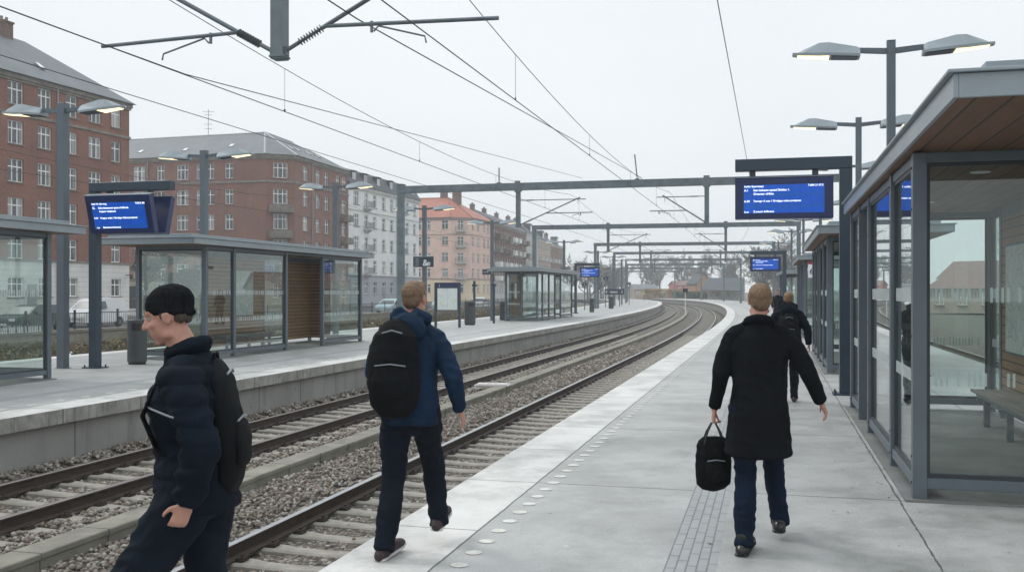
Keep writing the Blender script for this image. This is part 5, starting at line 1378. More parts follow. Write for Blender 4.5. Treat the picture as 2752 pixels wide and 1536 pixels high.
# ------------------------------------------------------------------ trees
def bare_tree(H, seed, maxd=5, lean=0.0, spread=.55, r0=.26, clear=.25, rmin=.03):
    rng = random.Random(seed); tr = MB(); cr = MB()
    def grow(p, d, L, r, depth):
        n = 3; pts = [p]; rad = [r]; dd = d.copy()
        for k in range(n):
            dd = (dd + Vector((rng.uniform(-1, 1), rng.uniform(-1, 1), rng.uniform(-.3, .5))) * .16).normalized()
            pts.append(pts[-1] + dd * L / n); rad.append(max(rmin, r * (1 - .38 * (k + 1) / n)))
        (tr if depth == 0 else cr).tube(pts, rad, 7 if depth == 0 else (5 if depth < 3 else 3), 0, False)
        if depth >= maxd: return
        nb = rng.randint(2, 4) if depth < maxd - 1 else rng.randint(3, 6)
        for k in range(nb + (2 if depth == 0 else 0)):
            f = rng.uniform(clear if depth == 0 else .25, 1.0) if k else 1.0
            i = min(n - 1, int(f * n)); q = pts[i].lerp(pts[i + 1], f * n - i) if f < 1 else pts[-1]
            ax = Vector((rng.uniform(-1, 1), rng.uniform(-1, 1), rng.uniform(-.2, .4))).normalized()
            nd = (dd * (1 - spread) + ax * spread * rng.uniform(.7, 1.4) + Vector((0, 0, .18))).normalized()
            grow(q, nd, L * rng.uniform(.55, .82), rad[min(n, i + 1)] * rng.uniform(.5, .72), depth + 1)
    grow(Vector((0, 0, 0)), Vector((lean, 0, 1)).normalized(), H * .34, r0, 0)
    return tr, cr
def tree_thing(loc, H, seed, label, mat='bark', group=None, **kw):
    root = empty('bare_tree', loc, random.Random(seed).uniform(0, 6), label, 'tree', group)
    tr, cr = bare_tree(H, seed, **kw)
    tr.build('trunk', M[mat], root); cr.build('crown', M[mat], root); return root
g = 'bare street trees'
tree_thing((-41.2, 112, ST_Z), 9.5, 11, 'bare gnarled tree left of the middle shelter, in front of the brown block', 'bark_dark', g, spread=.75, maxd=6, r0=.3, rmin=.045)
tree_thing((-38.0, 113, ST_Z), 7.5, 12, 'bare pollarded tree seen through the side glass of the middle shelter', 'bark_dark', g, spread=.8, maxd=6, r0=.3, rmin=.045)
tree_thing((-33.0, 112, ST_Z), 8.0, 13, 'bare tree seen through the front glass of the middle shelter', 'bark_dark', g, spread=.75, maxd=6, r0=.3, rmin=.045)
tree_thing((-26.5, 118, ST_Z), 7.5, 14, 'bare tree hidden mostly behind the roof of the middle shelter', 'bark_dark', g, spread=.7, maxd=6, r0=.3, rmin=.045)
g = 'hazy bare trees at the far end'
T0 = tree_thing((15.5, 262, -.9), 15, 21, 'bare hazy tree right after the last house of the street row', 'bark_far', g, maxd=6, spread=.62, rmin=.045, r0=.35)
rr = random.Random(8)
far = [(21, 275, 1.0), (19, 240, .8), (27, 300, 1.0), (33, 340, 1.1), (26, 262, .75), (42, 372, 1.2), (50, 380, 1.3), (58, 390, 1.35), (66, 385, 1.5), (75, 380, 1.5), (84, 372, 1.4), (93, 365, 1.5), (100, 350, 1.4), (70, 330, 1.25), (80, 300, 1.3), (88, 315, 1.3)]
for i, (x, y, sc) in enumerate(far):
    c = copy_tree(T0); c.location = (x, y, -.9); c.scale = (sc,) * 3; c.rotation_euler = (0, 0, rr.uniform(0, 6)); c['label'] = 'bare hazy trees in a row far beyond the tracks'
# trees right behind the right platform
g = 'bare trees behind the right platform'
for i, (x, y, H) in enumerate([(38, 150, 12), (46, 175, 13), (52, 200, 14)]):
    tree_thing((x, y, -1.0), H, 40 + i, ['nearest', 'middle', 'farthest'][i] + ' bare tree of the three behind the right platform, right of the far display', 'bark_far', g, maxd=6, rmin=.03)

# ------------------------------------------------------------------ far station hall, red house, hedge
M['red_pl'] = mat_plaster('red_plaster', (0.50, 0.13, 0.12))
M['gable_pl'] = mat_plaster('brown_plaster', (.42, .25, .15))
M['tile_dull'] = mat_roof('dull_red_tile_roof', (0.20, 0.10, 0.08), (0.16, 0.085, 0.07))
def simple_house(loc, rz, w, dp, h, rise, wm, rm, label, rows, ncol, name='house'):
    root = empty(name, loc, rz, label, 'building'); o = Vector(loc)
    wall = MB(); m = MB()
    for (a, b) in (((-w / 2, -dp / 2), (w / 2, -dp / 2)), ((w / 2, -dp / 2), (w / 2, dp / 2)), ((w / 2, dp / 2), (-w / 2, dp / 2)), ((-w / 2, dp / 2), (-w / 2, -dp / 2))):
        wall.poly([(a[0], a[1], 0), (b[0], b[1], 0), (b[0], b[1], h), (a[0], a[1], h)], 0, [(0, 0), (9, 0), (9, h), (0, h)])
    for sx in (-1, 1): wall.poly([(sx * w / 2, -dp / 2, h), (sx * w / 2, dp / 2, h), (sx * w / 2, 0, h + rise)], 0, [(0, 0), (9, 0), (4, 3)])
    wall.build('wall', wm, root)
    rf = MB(); e = .4
    for sg in (-1, 1):
        roof_face(rf, [(-w / 2 - e, sg * (dp / 2 + e), h - .1), (w / 2 + e, sg * (dp / 2 + e), h - .1), (w / 2 + e, 0, h + rise + .1), (-w / 2 - e, 0, h + rise + .1)])
    rf.build('roof', rm, root)
    for r in rows:
        for k in range(ncol):
            x = -w / 2 + w * (k + .5) / ncol; fm, pm = window_meshes(1.2, 1.5, 2)
            q = link(bpy.data.objects.new('window', fm), root, (x, -dp / 2 - .02, r), 0); link(bpy.data.objects.new('pane', pm), q)
    return root
simple_house((56, 320, -.9), .15, 9, 8, 4.6, 1.3, M['red_pl'], M['tile_dull'], 'hazy red house left of the far canopy', (.8, 2.7), 4)
simple_house((44, 335, -.9), .1, 8, 9, 3.4, 1.6, M['beige_pl'], M['slate'], 'low hazy house left of the far red house', (1.2,), 3)
# canopy hall beside the far platform
root = empty('station_canopy', (50.0, 243, 0), -.2, 'dark sloping canopy hall beside the far end of the right platform', 'canopy hall')
root.scale = (.55, .55, .62)
m = MB(); m.poly([(-7, -6, 3.4), (12, -6, 3.0), (12, 4, 8.2), (-4, 4, 8.2)], 0, [(0, 0), (17, 0), (17, 10), (0, 10)]); m.poly([(12, -6, 2.75), (-7, -6, 3.15), (-4, 4, 7.9), (12, 4, 7.9)], 0, [(0, 0), (17, 0), (17, 10), (0, 10)]); m.poly([(-7, -6, 3.15), (12, -6, 2.75), (12, -6, 3.0), (-7, -6, 3.4)], 0, [(0, 0), (17, 0), (17, .3), (0, .3)])
m.poly([(-7, -6, 3.15), (-7, -6, 3.4), (-4, 4, 8.2), (-4, 4, 7.9)], 0, [(0, 0), (0, .3), (10, .3), (10, 0)])
m.build('roof', M['slate_dark'], root)
for x in (-5, -2, 1, 4, 7, 10):
    m = MB(); m.box(x - .12, x + .12, -5.2, -4.96, 0, 3.1); m.build('column', M['steel'], root)
m = MB(); m.box(-4, 12, 3.6, 3.9, -.9, 7.6); m.box(-4, 12, 1.0, 1.3, -.9, 2.6, 1); m.build('wall', [M['peach_pl'], M['rustic']], root)
for k in range(6):
    m = MB(); x = -3 + k * 2.5; m.box(x, x + 1.3, .94, .995, .7, 2.2); m.build('window', M['pane'], root)
# gable of the hall
root = empty('gable_house', (50.5, 262, -.9), .3, 'brown gabled house end rising behind the far canopy', 'building')
root.scale = (.55, .6, .72)
m = MB(); m.prism([(-4, 0, 0), (4, 0, 0), (4, 0, 6.2), (0, 0, 10.2), (-4, 0, 6.2)], (0, 9, 0)); m.build('wall', M['gable_pl'], root)
m = MB()
for sg in (-1, 1): m.obox((sg * 2.1, 4.4, 8.4), (2.3, 0, -2.2 * sg) if sg > 0 else (2.3, 0, 2.2), (0, 4.9, 0), (0, 0, .12))
m.build('roof', M['slate_dark'], root)
def hedge_obj(x0, y0, x1, y1, w, h, n, mats, label, seed):
    rng = random.Random(seed); V = []; F_ = []; mi = []
    a = Vector((x0, y0, -.9)); b_ = Vector((x1, y1, -.9)); d = (b_ - a); side = Vector((-d.y, d.x, 0)).normalized()
    for _ in range(n):
        c = a + d * rng.random() + side * rng.uniform(-w, w) + Vector((0, 0, h * rng.random() ** .6)); r = rng.uniform(.1, .22)
        u = Vector((rng.uniform(-1, 1), rng.uniform(-1, 1), rng.uniform(-1, 1))).normalized() * r; v = u.orthogonal().normalized() * r * .8
        k = len(V); V += [c - u, c + v, c + u, c - v]; F_.append((k, k + 1, k + 2, k + 3)); mi.append(0 if rng.random() < .9 else 1)
    me = bpy.data.meshes.new('hedge'); me.from_pydata([tuple(v) for v in V], [], F_)
    for q in mats: me.materials.append(q)
    me.polygons.foreach_set('material_index', mi); me.update()
    link(bpy.data.objects.new('hedge', me), label=label, cat='hedge')
hedge_obj(42, 258, 54, 250, 1.0, 2.6, 7000, [M['hedge'], M['leaf_green']], 'dark green clipped hedge in front of the far red house', 3)
hedge_obj(38, 285, 48, 280, .8, 3.4, 3000, [simple('orange_leaves', (.32, .20, .07), .9, 0, .3), M['leaf_dry']], 'orange leaved bushes above the far green hedge', 5)
root = simple_house((90, 165, -1.0), -.9, 34, 12, 5.0, 3.0, M['beige_pl'], M['tile_dull'], 'long low house with a red roof behind the right platform, seen through shelter glass', (1.2, 4.2), 9)
root = simple_house((66, 122, -1.0), -1.0, 26, 11, 3.2, 2.2, M['beige_pl'], M['tile_dull'], 'low red roofed station house seen through the nearest shelter', (1.0,), 8)

# ------------------------------------------------------------------ cars
def make_car(kind, paint, name):
    """local: x = length (front at -x), y = width, origin on the road"""
    root = empty(name, (0, 0, 0))
    if kind == 'van': prof = [(-2.05, .32), (-2.1, .62), (-1.98, .92), (-1.25, 1.12), (-.62, 1.66), (-.3, 1.78), (1.7, 1.82), (1.98, 1.70), (2.06, .9), (2.06, .34)]; belt = 1.14
    elif kind == 'estate': prof = [(-2.15, .30), (-2.2, .55), (-2.08, .78), (-1.15, .95), (-.45, 1.38), (.1, 1.48), (1.45, 1.46), (1.72, 1.38), (2.12, .92), (2.18, .5), (2.12, .3)]; belt = .95
    else: prof = [(-1.9, .30), (-1.95, .55), (-1.82, .76), (-1.05, .92), (-.38, 1.38), (.15, 1.47), (.9, 1.43), (1.65, 1.0), (1.85, .92), (1.92, .5), (1.85, .3)]; belt = .93
    W_ = .86
    def width(z): return W_ if z < belt else W_ - (z - belt) * .30
    wheels = (-1.32, 1.30) if kind != 'hatch' else (-1.18, 1.16)
    # bottom with arches
    bot = []
    for wx in reversed(wheels):
        for k in range(9):
            a = math.pi * k / 8; bot.append((wx + .36 * math.cos(a), .30 + .34 * math.sin(a)))
    out = prof + [(x, z) for x, z in bot]
    b = MB(); n = len(out); l = [(x, -width(z), z) for x, z in out]; r = [(x, width(z), z) for x, z in out]
    base = len(b.v); b.v += l + r
    b.face([base + i for i in range(n)]); b.face([base + n + i for i in reversed(range(n))])
    for i in range(n):
        j = (i + 1) % n; b.face((base + i, base + n + i, base + n + j, base + j))
    me = b.mesh('body', [paint], 0, False)
    bm = bmesh.new(); bm.from_mesh(me); bmesh.ops.triangulate(bm, faces=[f for f in bm.faces if len(f.verts) > 4]); bmesh.ops.recalc_face_normals(bm, faces=bm.faces); bm.to_mesh(me); bm.free()
    link(bpy.data.objects.new('body', me), root)
    def glass(ps):
        for sg in (-1, 1):
            g = MB(); pts = [(x, sg * (width(z) + .012), z) for x, z in ps]; g.prism(pts, (0, -sg * .01, 0)); g.build('window', M['car_glass'], root)
    if kind == 'van': glass([(-1.12, 1.16), (-.62, 1.58), (.05, 1.62), (.05, 1.16)])
    elif kind == 'estate': glass([(-.98, .98), (-.42, 1.34), (.28, 1.38), (.28, .98)]); glass([(.36, .98), (.36, 1.38), (1.35, 1.36), (1.72, .98)])
    else: glass([(-.92, .97), (-.35, 1.33), (.25, 1.37), (.25, .97)]); glass([(.33, .97), (.33, 1.37), (.85, 1.34), (1.40, .98)])
    i0 = 3; a, c = prof[i0], prof[i0 + 1]
    g = MB(); w0, w1 = width(a[1]) - .1, width(c[1]) - .1; nx, nz = -(c[1] - a[1]), (c[0] - a[0]); ln = math.hypot(nx, nz); nx, nz = nx / ln * .012, nz / ln * .012
    A_ = (a[0] * .92 + c[0] * .08, a[1] * .92 + c[1] * .08); C_ = (a[0] * .06 + c[0] * .94, a[1] * .06 + c[1] * .94)
    g.prism([(A_[0], -w0, A_[1]), (A_[0], w0, A_[1]), (C_[0], w1, C_[1]), (C_[0], -w1, C_[1])], (nx, 0, nz)); g.build('windscreen', M['car_glass'], root)
    for wx in wheels:
        for sg in (-1, 1):
            t = MB(); t.tube([(wx, sg * .66, .31), (wx, sg * .84, .31)], [.31, .30], 20); wo = t.build('wheel', M['black'], root)
            t = MB(); t.tube([(wx, sg * .80, .31), (wx, sg * .85, .31)], [.20, .18], 10); t.build('rim', M['galv'], wo)
    for sg in (-1, 1):
        t = MB(); x0 = prof[1][0]; t.box(x0 - .03, x0 + .12, sg * .62 - .17, sg * .62 + .17, .60, .74); t.build('headlight', M['sign_white'], root)
        t = MB(); x1 = 2.06 if kind == 'van' else (2.14 if kind == 'estate' else 1.88); t.box(x1 - .04, x1 + .05, sg * .68 - .10, sg * .68 + .10, .72, .92); t.build('tail_light', M['taillight'], root)
        t = MB(); t.box(-.78, -.62, sg * .92 - .07, sg * .92 + .07, belt + .02, belt + .14); t.build('mirror', M['black'], root)
    t = MB(); x0 = prof[0][0]; t.box(x0 - .06, x0 + .02, -.28, .28, .36, .47); t.build('number_plate', M['sign_white'], root)
    t = MB(); t.box(x0 - .035, x0 + .06, -.5, .5, .50, .60); t.build('grille', M['black'], root)
    return root
M['taillight'] = simple('red_lamp_glass', (.3, .02, .02), .3)
def paint(name, c): return simple(name, c, .38, .0, .04, 1.0)
CARS = [('estate', (.05, .078, .08), (-27.3, 56.5), 'dark green estate car seen through the left shelter glass, on the street', 'parked_car', 'car'), ('van', (.60, .61, .62), (-26.3, 62.8), 'small white panel van parked in front of the white ground floor', 'parked_van', 'van'), ('hatch', (.035, .045, .07), (-26.5, 78), 'dark blue car parked by the corner of the red brick block', 'parked_car', 'car'), ('hatch', (.05, .07, .09), (-22.8, 84), 'dark car seen through the middle shelter glass', 'parked_car', 'car'), ('hatch', (.33, .45, .50), (-19.0, 92), 'pale blue car behind the right part of the middle shelter', 'parked_car', 'car'), ('estate', (.36, .50, .55), (-12.2, 100), 'light blue estate car left of the walking man in the blue jacket', 'parked_car', 'car'), ('van', (.68, .69, .70), (-7.8, 115), 'white van parked left of the map board', 'parked_van', 'van'), ('hatch', (.60, .62, .63), (-4.2, 128), 'white car parked behind the map board', 'parked_car', 'car')]
for i, (k, c, (x, y), lb, nm, cat) in enumerate(CARS):
    o = make_car(k, paint('car_paint_%s' % ['green', 'white', 'blue', 'dark', 'pale', 'teal', 'cream', 'silver'][i], c), nm)
    o.location = (x, y, -.5); o.rotation_euler = (0, 0, math.atan2(math.cos(TH0), math.sin(TH0)) - (math.pi * 0 if i else 0) + (0.0)); tag(o, lb, cat, 'cars parked along the street')
root = empty('parking_sign', W(-28.0, 48.5, -.5), RZ(48), 'yellow and blue parking sign pole in front of the dark green car', 'sign post')
m = MB(); m.cyl(0, 0, 0, 1.9, .035, 8); m.build('post', simple('yellow_post', (.55, .38, .05), .6), root)
m = MB(); m.box(-.14, .14, -.05, -.036, 1.9, 2.2); m.build('panel', simple('blue_panel', (.03, .13, .45), .4), root)
M['hair_dark'] = simple('dark_brown_hair', (0.05, 0.032, 0.022), 0.7, 0, 0.4, 55, 0.6, 90)
M['knit'] = simple('black_knit', (0.008, 0.009, 0.011), 0.95, 0, 0.5, 60, 0.8, 70, stretch=(1, 1, .25), spec=.1)
# ------------------------------------------------------------------ people
class Blob:
    """closed rounded pieces that get fused into one continuous surface by a voxel remesh"""
    def __init__(s): s.mb = MB()
    def ell(s, c, r, rot=None, n=16):
        c = Vector(c); rings = []
        for i in range(1, n // 2 + 1):
            a = math.pi * i / (n // 2 + 1)
            ring = []
            for k in range(n):
                b = 2 * math.pi * k / n
                v = Vector((r[0] * math.sin(a) * math.cos(b), r[1] * math.sin(a) * math.sin(b), -r[2] * math.cos(a)))
                if rot is not None: v = rot @ v
                ring.append(c + v)
            rings.append(ring)
        s.mb.rings(rings)
    def chain(s, pts, radii, side=(1, 0, 0), n=14, caps=True, flat0=False, flat1=False):
        pts = [Vector(p) for p in pts]; rad = [(r, r) if not isinstance(r, tuple) else r for r in radii]
        side = Vector(side); rings = []
        def ring(c, T, a, b):
            S = (side - T * side.dot(T))
            S = S.normalized() if S.length > 1e-4 else T.orthogonal().normalized()
            B = T.cross(S)
            return [c + S * a * math.cos(2 * math.pi * k / n) + B * b * math.sin(2 * math.pi * k / n) for k in range(n)]
        Ts = []
        for i in range(len(pts)):
            Ts.append((pts[min(i + 1, len(pts) - 1)] - pts[max(i - 1, 0)]).normalized())
        if caps and not flat0:
            a, b = rad[0]; m_ = min(a, b)
            for f, q in ((.98, .2), (.75, .66)): rings.append(ring(pts[0] - Ts[0] * m_ * f, Ts[0], a * q, b * q))
        for p, T, (a, b) in zip(pts, Ts, rad): rings.append(ring(p, T, a, b))
        if caps and not flat1:
            a, b = rad[-1]; m_ = min(a, b)
            for f, q in ((.75, .66), (.98, .2)): rings.append(ring(pts[-1] + Ts[-1] * m_ * f, Ts[-1], a * q, b * q))
        s.mb.rings(rings)
    def fuse(s, name, mat, parent, voxel=.008, smooth=4, fold=0.0, ff=9.0, seed=0, strand=0.0, quilt=0.0):
        me = bpy.data.meshes.new(name); me.from_pydata([tuple(v) for v in s.mb.v], [], s.mb.f); me.update()
        o = bpy.data.objects.new(name, me); COL.objects.link(o)
        md = o.modifiers.new('r', 'REMESH'); md.mode = 'VOXEL'; md.voxel_size = voxel; md.use_smooth_shade = True
        if smooth:
            m2 = o.modifiers.new('s', 'SMOOTH'); m2.factor = .6; m2.iterations = smooth
        dg = bpy.context.evaluated_depsgraph_get(); dg.update()
        out = bpy.data.meshes.new_from_object(o.evaluated_get(dg)); bpy.data.objects.remove(o); bpy.data.meshes.remove(me)
        out.name = name
        if fold or strand or quilt:
            N = len(out.vertices); co = np.empty(N * 3, np.float32); no = np.empty(N * 3, np.float32)
            out.vertices.foreach_get('co', co); out.vertices.foreach_get('normal', no) if False else None
            nv = [v.normal.copy() for v in out.vertices]
            for i, v in enumerate(out.vertices):
                p = v.co; d = 0
                if fold:
                    q = Vector((p.x * ff * .8 + seed, p.y * ff * .8, p.z * ff * 1.5 + (p.x + p.y) * ff * .5))
                    a = 1 - abs(mnoise.noise(q)) * 2.2; b = mnoise.noise(q * .37 + Vector((5, 2, seed)))
                    d += fold * (a * .5 + b * .9)
                if quilt: d += quilt * (abs(math.sin(math.pi * (p.z + .010 * mnoise.noise(p * 6)) / .075)) ** .5 - .6)
                if strand:
                    q = Vector((p.x * 75, p.y * 75, p.z * 16)); d += strand * mnoise.noise(q)
                v.co = p + nv[i] * d
        out.materials.clear(); out.materials.append(mat if not isinstance(mat, list) else mat[0])
        out.polygons.foreach_set('use_smooth', [True] * len(out.polygons)); out.update()
        return link(bpy.data.objects.new(name, out), parent)

def hand(B, wrist, direction, palm_n, thumb_side, curl=.5, S=1.0):
    """palm_n: direction the palm faces; thumb_side: unit vector towards the thumb"""
    w = Vector(wrist); d = Vector(direction).normalized(); n = Vector(palm_n); n = (n - d * n.dot(d)).normalized(); t = Vector(thumb_side); t = (t - d * t.dot(d) - n * t.dot(n)).normalized()
    B.chain([w - d * .02, w + d * .03 * S, w + d * .085 * S], [(.024 * S, .018 * S), (.036 * S, .017 * S), (.040 * S, .015 * S)], side=t, n=12)
    for k, (o, L) in enumerate(((.030, .072), (.010, .080), (-.010, .075), (-.029, .058))):
        a = w + d * .083 * S + t * o * S
        c = curl * (1 + .12 * k)
        d1 = (d * math.cos(c * .5) + n * math.sin(c * .5)); d2 = (d * math.cos(c * 1.3) + n * math.sin(c * 1.3)); d3 = (d * math.cos(c * 2.0) + n * math.sin(c * 2.0))
        L *= S; p1 = a + d1 * L * .42; p2 = p1 + d2 * L * .32; p3 = p2 + d3 * L * .22
        B.chain([a - d * .015, a, p1, p2, p3], [.0095 * S, .0098 * S, .0092 * S, .0085 * S, .0072 * S], n=8)
    a = w + d * .025 * S + t * .028 * S
    p1 = a + (d * .62 + t * .62 + n * .35).normalized() * .040 * S; p2 = p1 + (d * .85 + t * .25 + n * .45).normalized() * .033 * S; p3 = p2 + (d * .9 + n * .45).normalized() * .02 * S
    B.chain([a, p1, p2, p3], [.0135 * S, .0115 * S, .0098 * S, .0085 * S], n=8)

HS = .93
def head(B, H, Rm):
    def T(p): return Vector(H) + Rm @ (Vector(p) * HS)
    B.ell(T((0, -.015, .028)), tuple(q * HS for q in (.077, .098, .092)), Rm)
    B.ell(T((0, .028, -.035)), tuple(q * HS for q in (.061, .068, .078)), Rm)
    B.ell(T((0, .060, -.095)), tuple(q * HS for q in (.026, .024, .020)), Rm)
    B.chain([T((-.050, .01, -.075)), T((0, .062, -.097)), T((.050, .01, -.075))], [.022, .020, .022])
    B.chain([T((0, .088, .022)), T((0, .104, -.005)), T((0, .113, -.022))], [.008, .010, .0135], n=10)
    B.chain([T((-.018, .093, -.026)), T((.018, .093, -.026))], [.009, .009], n=8)
    B.chain([T((-.045, .080, .036)), T((0, .092, .034)), T((.045, .080, .036))], [.010, .011, .010], n=8)
    B.chain([T((-.022, .083, -.058)), T((0, .091, -.056)), T((.022, .083, -.058))], [.0065, .008, .0065], n=8)
    B.chain([T((-.018, .083, -.069)), T((0, .089, -.070)), T((.018, .083, -.069))], [.0065, .008, .0065], n=8)
    for sg in (-1, 1):
        B.ell(T((sg * .043, .066, -.020)), tuple(q * HS for q in (.020, .018, .018)), Rm)
        B.ell(T((sg * .078, -.006, -.004)), tuple(q * HS for q in (.008, .020, .032)), Rm); B.ell(T((sg * .083, -.014, .010)), tuple(q * HS for q in (.007, .012, .018)), Rm)
def eyes(parent, H, Rm):
    for sg in (-1, 1):
        c = Vector(H) + Rm @ (Vector((sg * .030, .0735, .008)) * HS)
        m = MB(); m.lathe([(.001, -.009), (.006, -.007), (.009, 0), (.006, .007), (.001, .009)], 12); m.v = [tuple(c + Vector(v)) for v in m.v]
        e = m.build('eye', M['eye_white'], parent, smooth=True)
        c2 = Vector(H) + Rm @ (Vector((sg * .030, .080, .008)) * HS); m = MB(); m.lathe([(.001, -.0045), (.0045, 0), (.001, .0045)], 10); m.v = [tuple(c2 + Vector(v)) for v in m.v]; m.build('iris', M['eye_dark'], e)

def rotm(yaw=0, pitch=0, roll=0):
    return Matrix.Rotation(yaw, 3, 'Z') @ Matrix.Rotation(pitch, 3, 'X') @ Matrix.Rotation(roll, 3, 'Y')

def person(loc, rz, label, J, top='jacket', topmat='f_blue', legmat='f_trouser', hair=None, hairmat='hair_brown', shoe='sneaker', shoemat='sneaker', voxel=.0068, hood=None, hem=.86, head_yaw=0, head_pitch=0, collar=None, coat_to=None, hand_curl=(.5, .5), scale=1.0, face=False, group=None, legr=1.0, bulk=1.0, quilt=0.0):
    root = empty('person', loc, rz, label, 'person', group); root.scale = (scale,) * 3
    v = {k: Vector(p) for k, p in J.items()}
    Rm = rotm(head_yaw, head_pitch)
    pel, wai, che, nec, Hd = v['pelvis'], v['waist'], v['chest'], v['neck'], v['head']
    B = Blob()
    B.chain([pel + Vector((0, 0, -.04)), pel + Vector((0, 0, .06)), wai, che, che.lerp(nec, .55), nec], [(.150, .105), (.150, .105), (.128, .095), (.150, .105), (.120, .085), (.060, .055)])
    B.chain([nec, nec.lerp(Hd, .5), Hd + Vector((0, -.01, -.03))], [.060, .055, .055])
    head(B, Hd, Rm)
    for s_, sg in (('l', -1), ('r', 1)):
        sh, el, wr = v['sh' + s_], v['el' + s_], v['wr' + s_]
        B.chain([che.lerp(nec, .6) + Vector((sg * .05, 0, 0)), sh + Vector((-sg * .04, 0, -.03))], [.045, .04])
        B.chain([sh + Vector((-sg * .03, 0, -.035)), sh.lerp(el, .5), el, el.lerp(wr, .35), wr], [.045, .043, .039, .038, .025])
        hd = v.get('hd' + s_, (wr - el)).normalized(); pn = v.get('pn' + s_, Vector((-sg, 0, 0))); ts = v.get('th' + s_, Vector((0, 1, 0)))
        hand(B, wr, hd, pn, ts, hand_curl[0 if s_ == 'l' else 1], .92)
        hp, kn, an, toe = v['hp' + s_], v['kn' + s_], v['an' + s_], v['to' + s_]
        B.chain([hp + Vector((0, 0, .03)), hp.lerp(kn, .4), kn, kn.lerp(an, .35), an], [.088, .074, .054, .055, .036])
        B.chain([an + (an - toe).normalized() * .03 + Vector((0, 0, -.04)), an.lerp(toe, .5) + Vector((0, 0, -.02)), toe], [.034, .036, .030])
    B.fuse('body', M['skin'], root, voxel if voxel else .0068, 3)
    # trousers
    B = Blob(); k = legr
    B.chain([pel + Vector((0, 0, -.05)), pel + Vector((0, 0, .10))], [(.170, .122), (.160, .115)])
    for s_, sg in (('l', -1), ('r', 1)):
        hp, kn, an = v['hp' + s_], v['kn' + s_], v['an' + s_]
        dn = (an - kn).normalized()
        B.chain([hp + Vector((0, 0, .03)), hp.lerp(kn, .25), hp.lerp(kn, .6), kn, kn.lerp(an, .35), kn.lerp(an, .75), an + dn * .05], [.108 * k, .102 * k, .086 * k, .075 * k, .073 * k, .066 * k, .066 * k], flat1=True)
    B.fuse('trousers', M[legmat], root, .010, 3, .016, 11, 3)
    # shoes
    for s_, sg in (('l', -1), ('r', 1)):
        an, toe = v['an' + s_], v['to' + s_]; f = (toe - an); f2 = Vector((f.x, f.y, f.z)); L = f.length
        heel = v['he' + s_]; d = (toe - heel).normalized(); sd = d.cross(Vector((0, 0, 1))).normalized(); up = sd.cross(d).normalized()
        B = Blob(); base = heel
        B.chain([heel + up * .035, heel + d * .07 + up * .046, heel + d * .15 + up * .042, heel + d * .225 + up * .033, heel + d * .275 + up * .027], [(.041, .042), (.045, .048), (.048, .041), (.053, .033), (.040, .023)], side=sd)
        B.chain([heel + d * .04 + up * .03, an + up * .03], [(.046, .048), (.052, .055)], side=sd)
        so = B.fuse('shoe', M[shoemat], root, .007, 3)
        B = Blob(); B.chain([heel - d * .012 + up * .010, heel + d * .13 + up * .008, heel + d * .225 + up * .008, heel + d * .29 + up * .012], [(.047, .014), (.050, .014), (.058, .014), (.040, .012)], side=sd)
        B.fuse('sole', M['sole'] if shoe == 'sneaker' else M['leather'], so, .006, 2)
    # upper garment
    B = Blob(); w = bulk
    if coat_to is None:
        B.chain([Vector((pel.x, pel.y, hem)), pel + Vector((0, 0, .06)), wai, che, che.lerp(nec, .55) , nec + Vector((0, 0, -.015))], [(.185 * w, .140 * w), (.182 * w, .138 * w), (.170 * w, .135 * w), (.192 * w, .150 * w), (.165, .125), (.085, .080)], n=20, flat0=True)
    else:
        B.chain([Vector((pel.x + .0, pel.y + .01, coat_to)), Vector((pel.x, pel.y, (coat_to + pel.z) / 2)), pel + Vector((0, 0, .05)), wai, che, che.lerp(nec, .55), nec + Vector((0, 0, -.015))], [(.235 * w, .185), (.215 * w, .165), (.195 * w, .145), (.178 * w, .135), (.200 * w, .148), (.165, .125), (.085, .080)], n=20, flat0=True)
    for s_, sg in (('l', -1), ('r', 1)):
        sh, el, wr = v['sh' + s_], v['el' + s_], v['wr' + s_]
        B.chain([che.lerp(nec, .62) + Vector((sg * .05, 0, 0)), sh.lerp(nec, .42) + Vector((0, 0, -.012)), sh + Vector((-sg * .02, 0, -.012))], [.075, .066, .060 * w])
        B.ell(sh + Vector((-sg * .016, 0, -.018)), (.062 * w, .070 * w, .060 * w))
        B.ell(che + Vector((sg * .115, 0, .035)), (.085, .10, .10))
        B.chain([sh + Vector((-sg * .012, 0, -.02)), sh.lerp(el, .4), sh.lerp(el, .85), el, el.lerp(wr, .45), wr.lerp(el, .03)], [.060 * w, .065 * w, .060 * w, .058 * w, .053 * w, .045 * w], flat1=True)
    if hood:
        B.chain([nec + Vector((-.10, -.02, .045)), nec + Vector((-.05, -.085, .065)), nec + Vector((.05, -.085, .065)), nec + Vector((.10, -.02, .045))], [.045, .058, .058, .045])
        B.chain([nec + Vector((-.09, -.02, .03)), nec + Vector((0, .075, .01)), nec + Vector((.09, -.02, .03))], [.04, .038, .04])
        B.ell(nec + Vector((0, -.12, -.02)), (.12, .065, .10))
    if collar:
        for k_ in range(12):
            a0 = 2 * math.pi * k_ / 12; a1 = 2 * math.pi * (k_ + 1) / 12
            B.chain([nec + Vector((.078 * math.cos(a0), .070 * math.sin(a0) - .005, .02 + .02 * -math.sin(a0))), nec + Vector((.078 * math.cos(a1), .070 * math.sin(a1) - .005, .02 + .02 * -math.sin(a1)))], [.024, .024], n=8)
    jn = {'jacket': 'jacket', 'coat': 'coat'}[top]
    jo = B.fuse(jn, M[topmat], root, .009, 5, .017 if top == 'jacket' else .012, 10 if top == 'jacket' else 6.5, 1, 0, quilt)
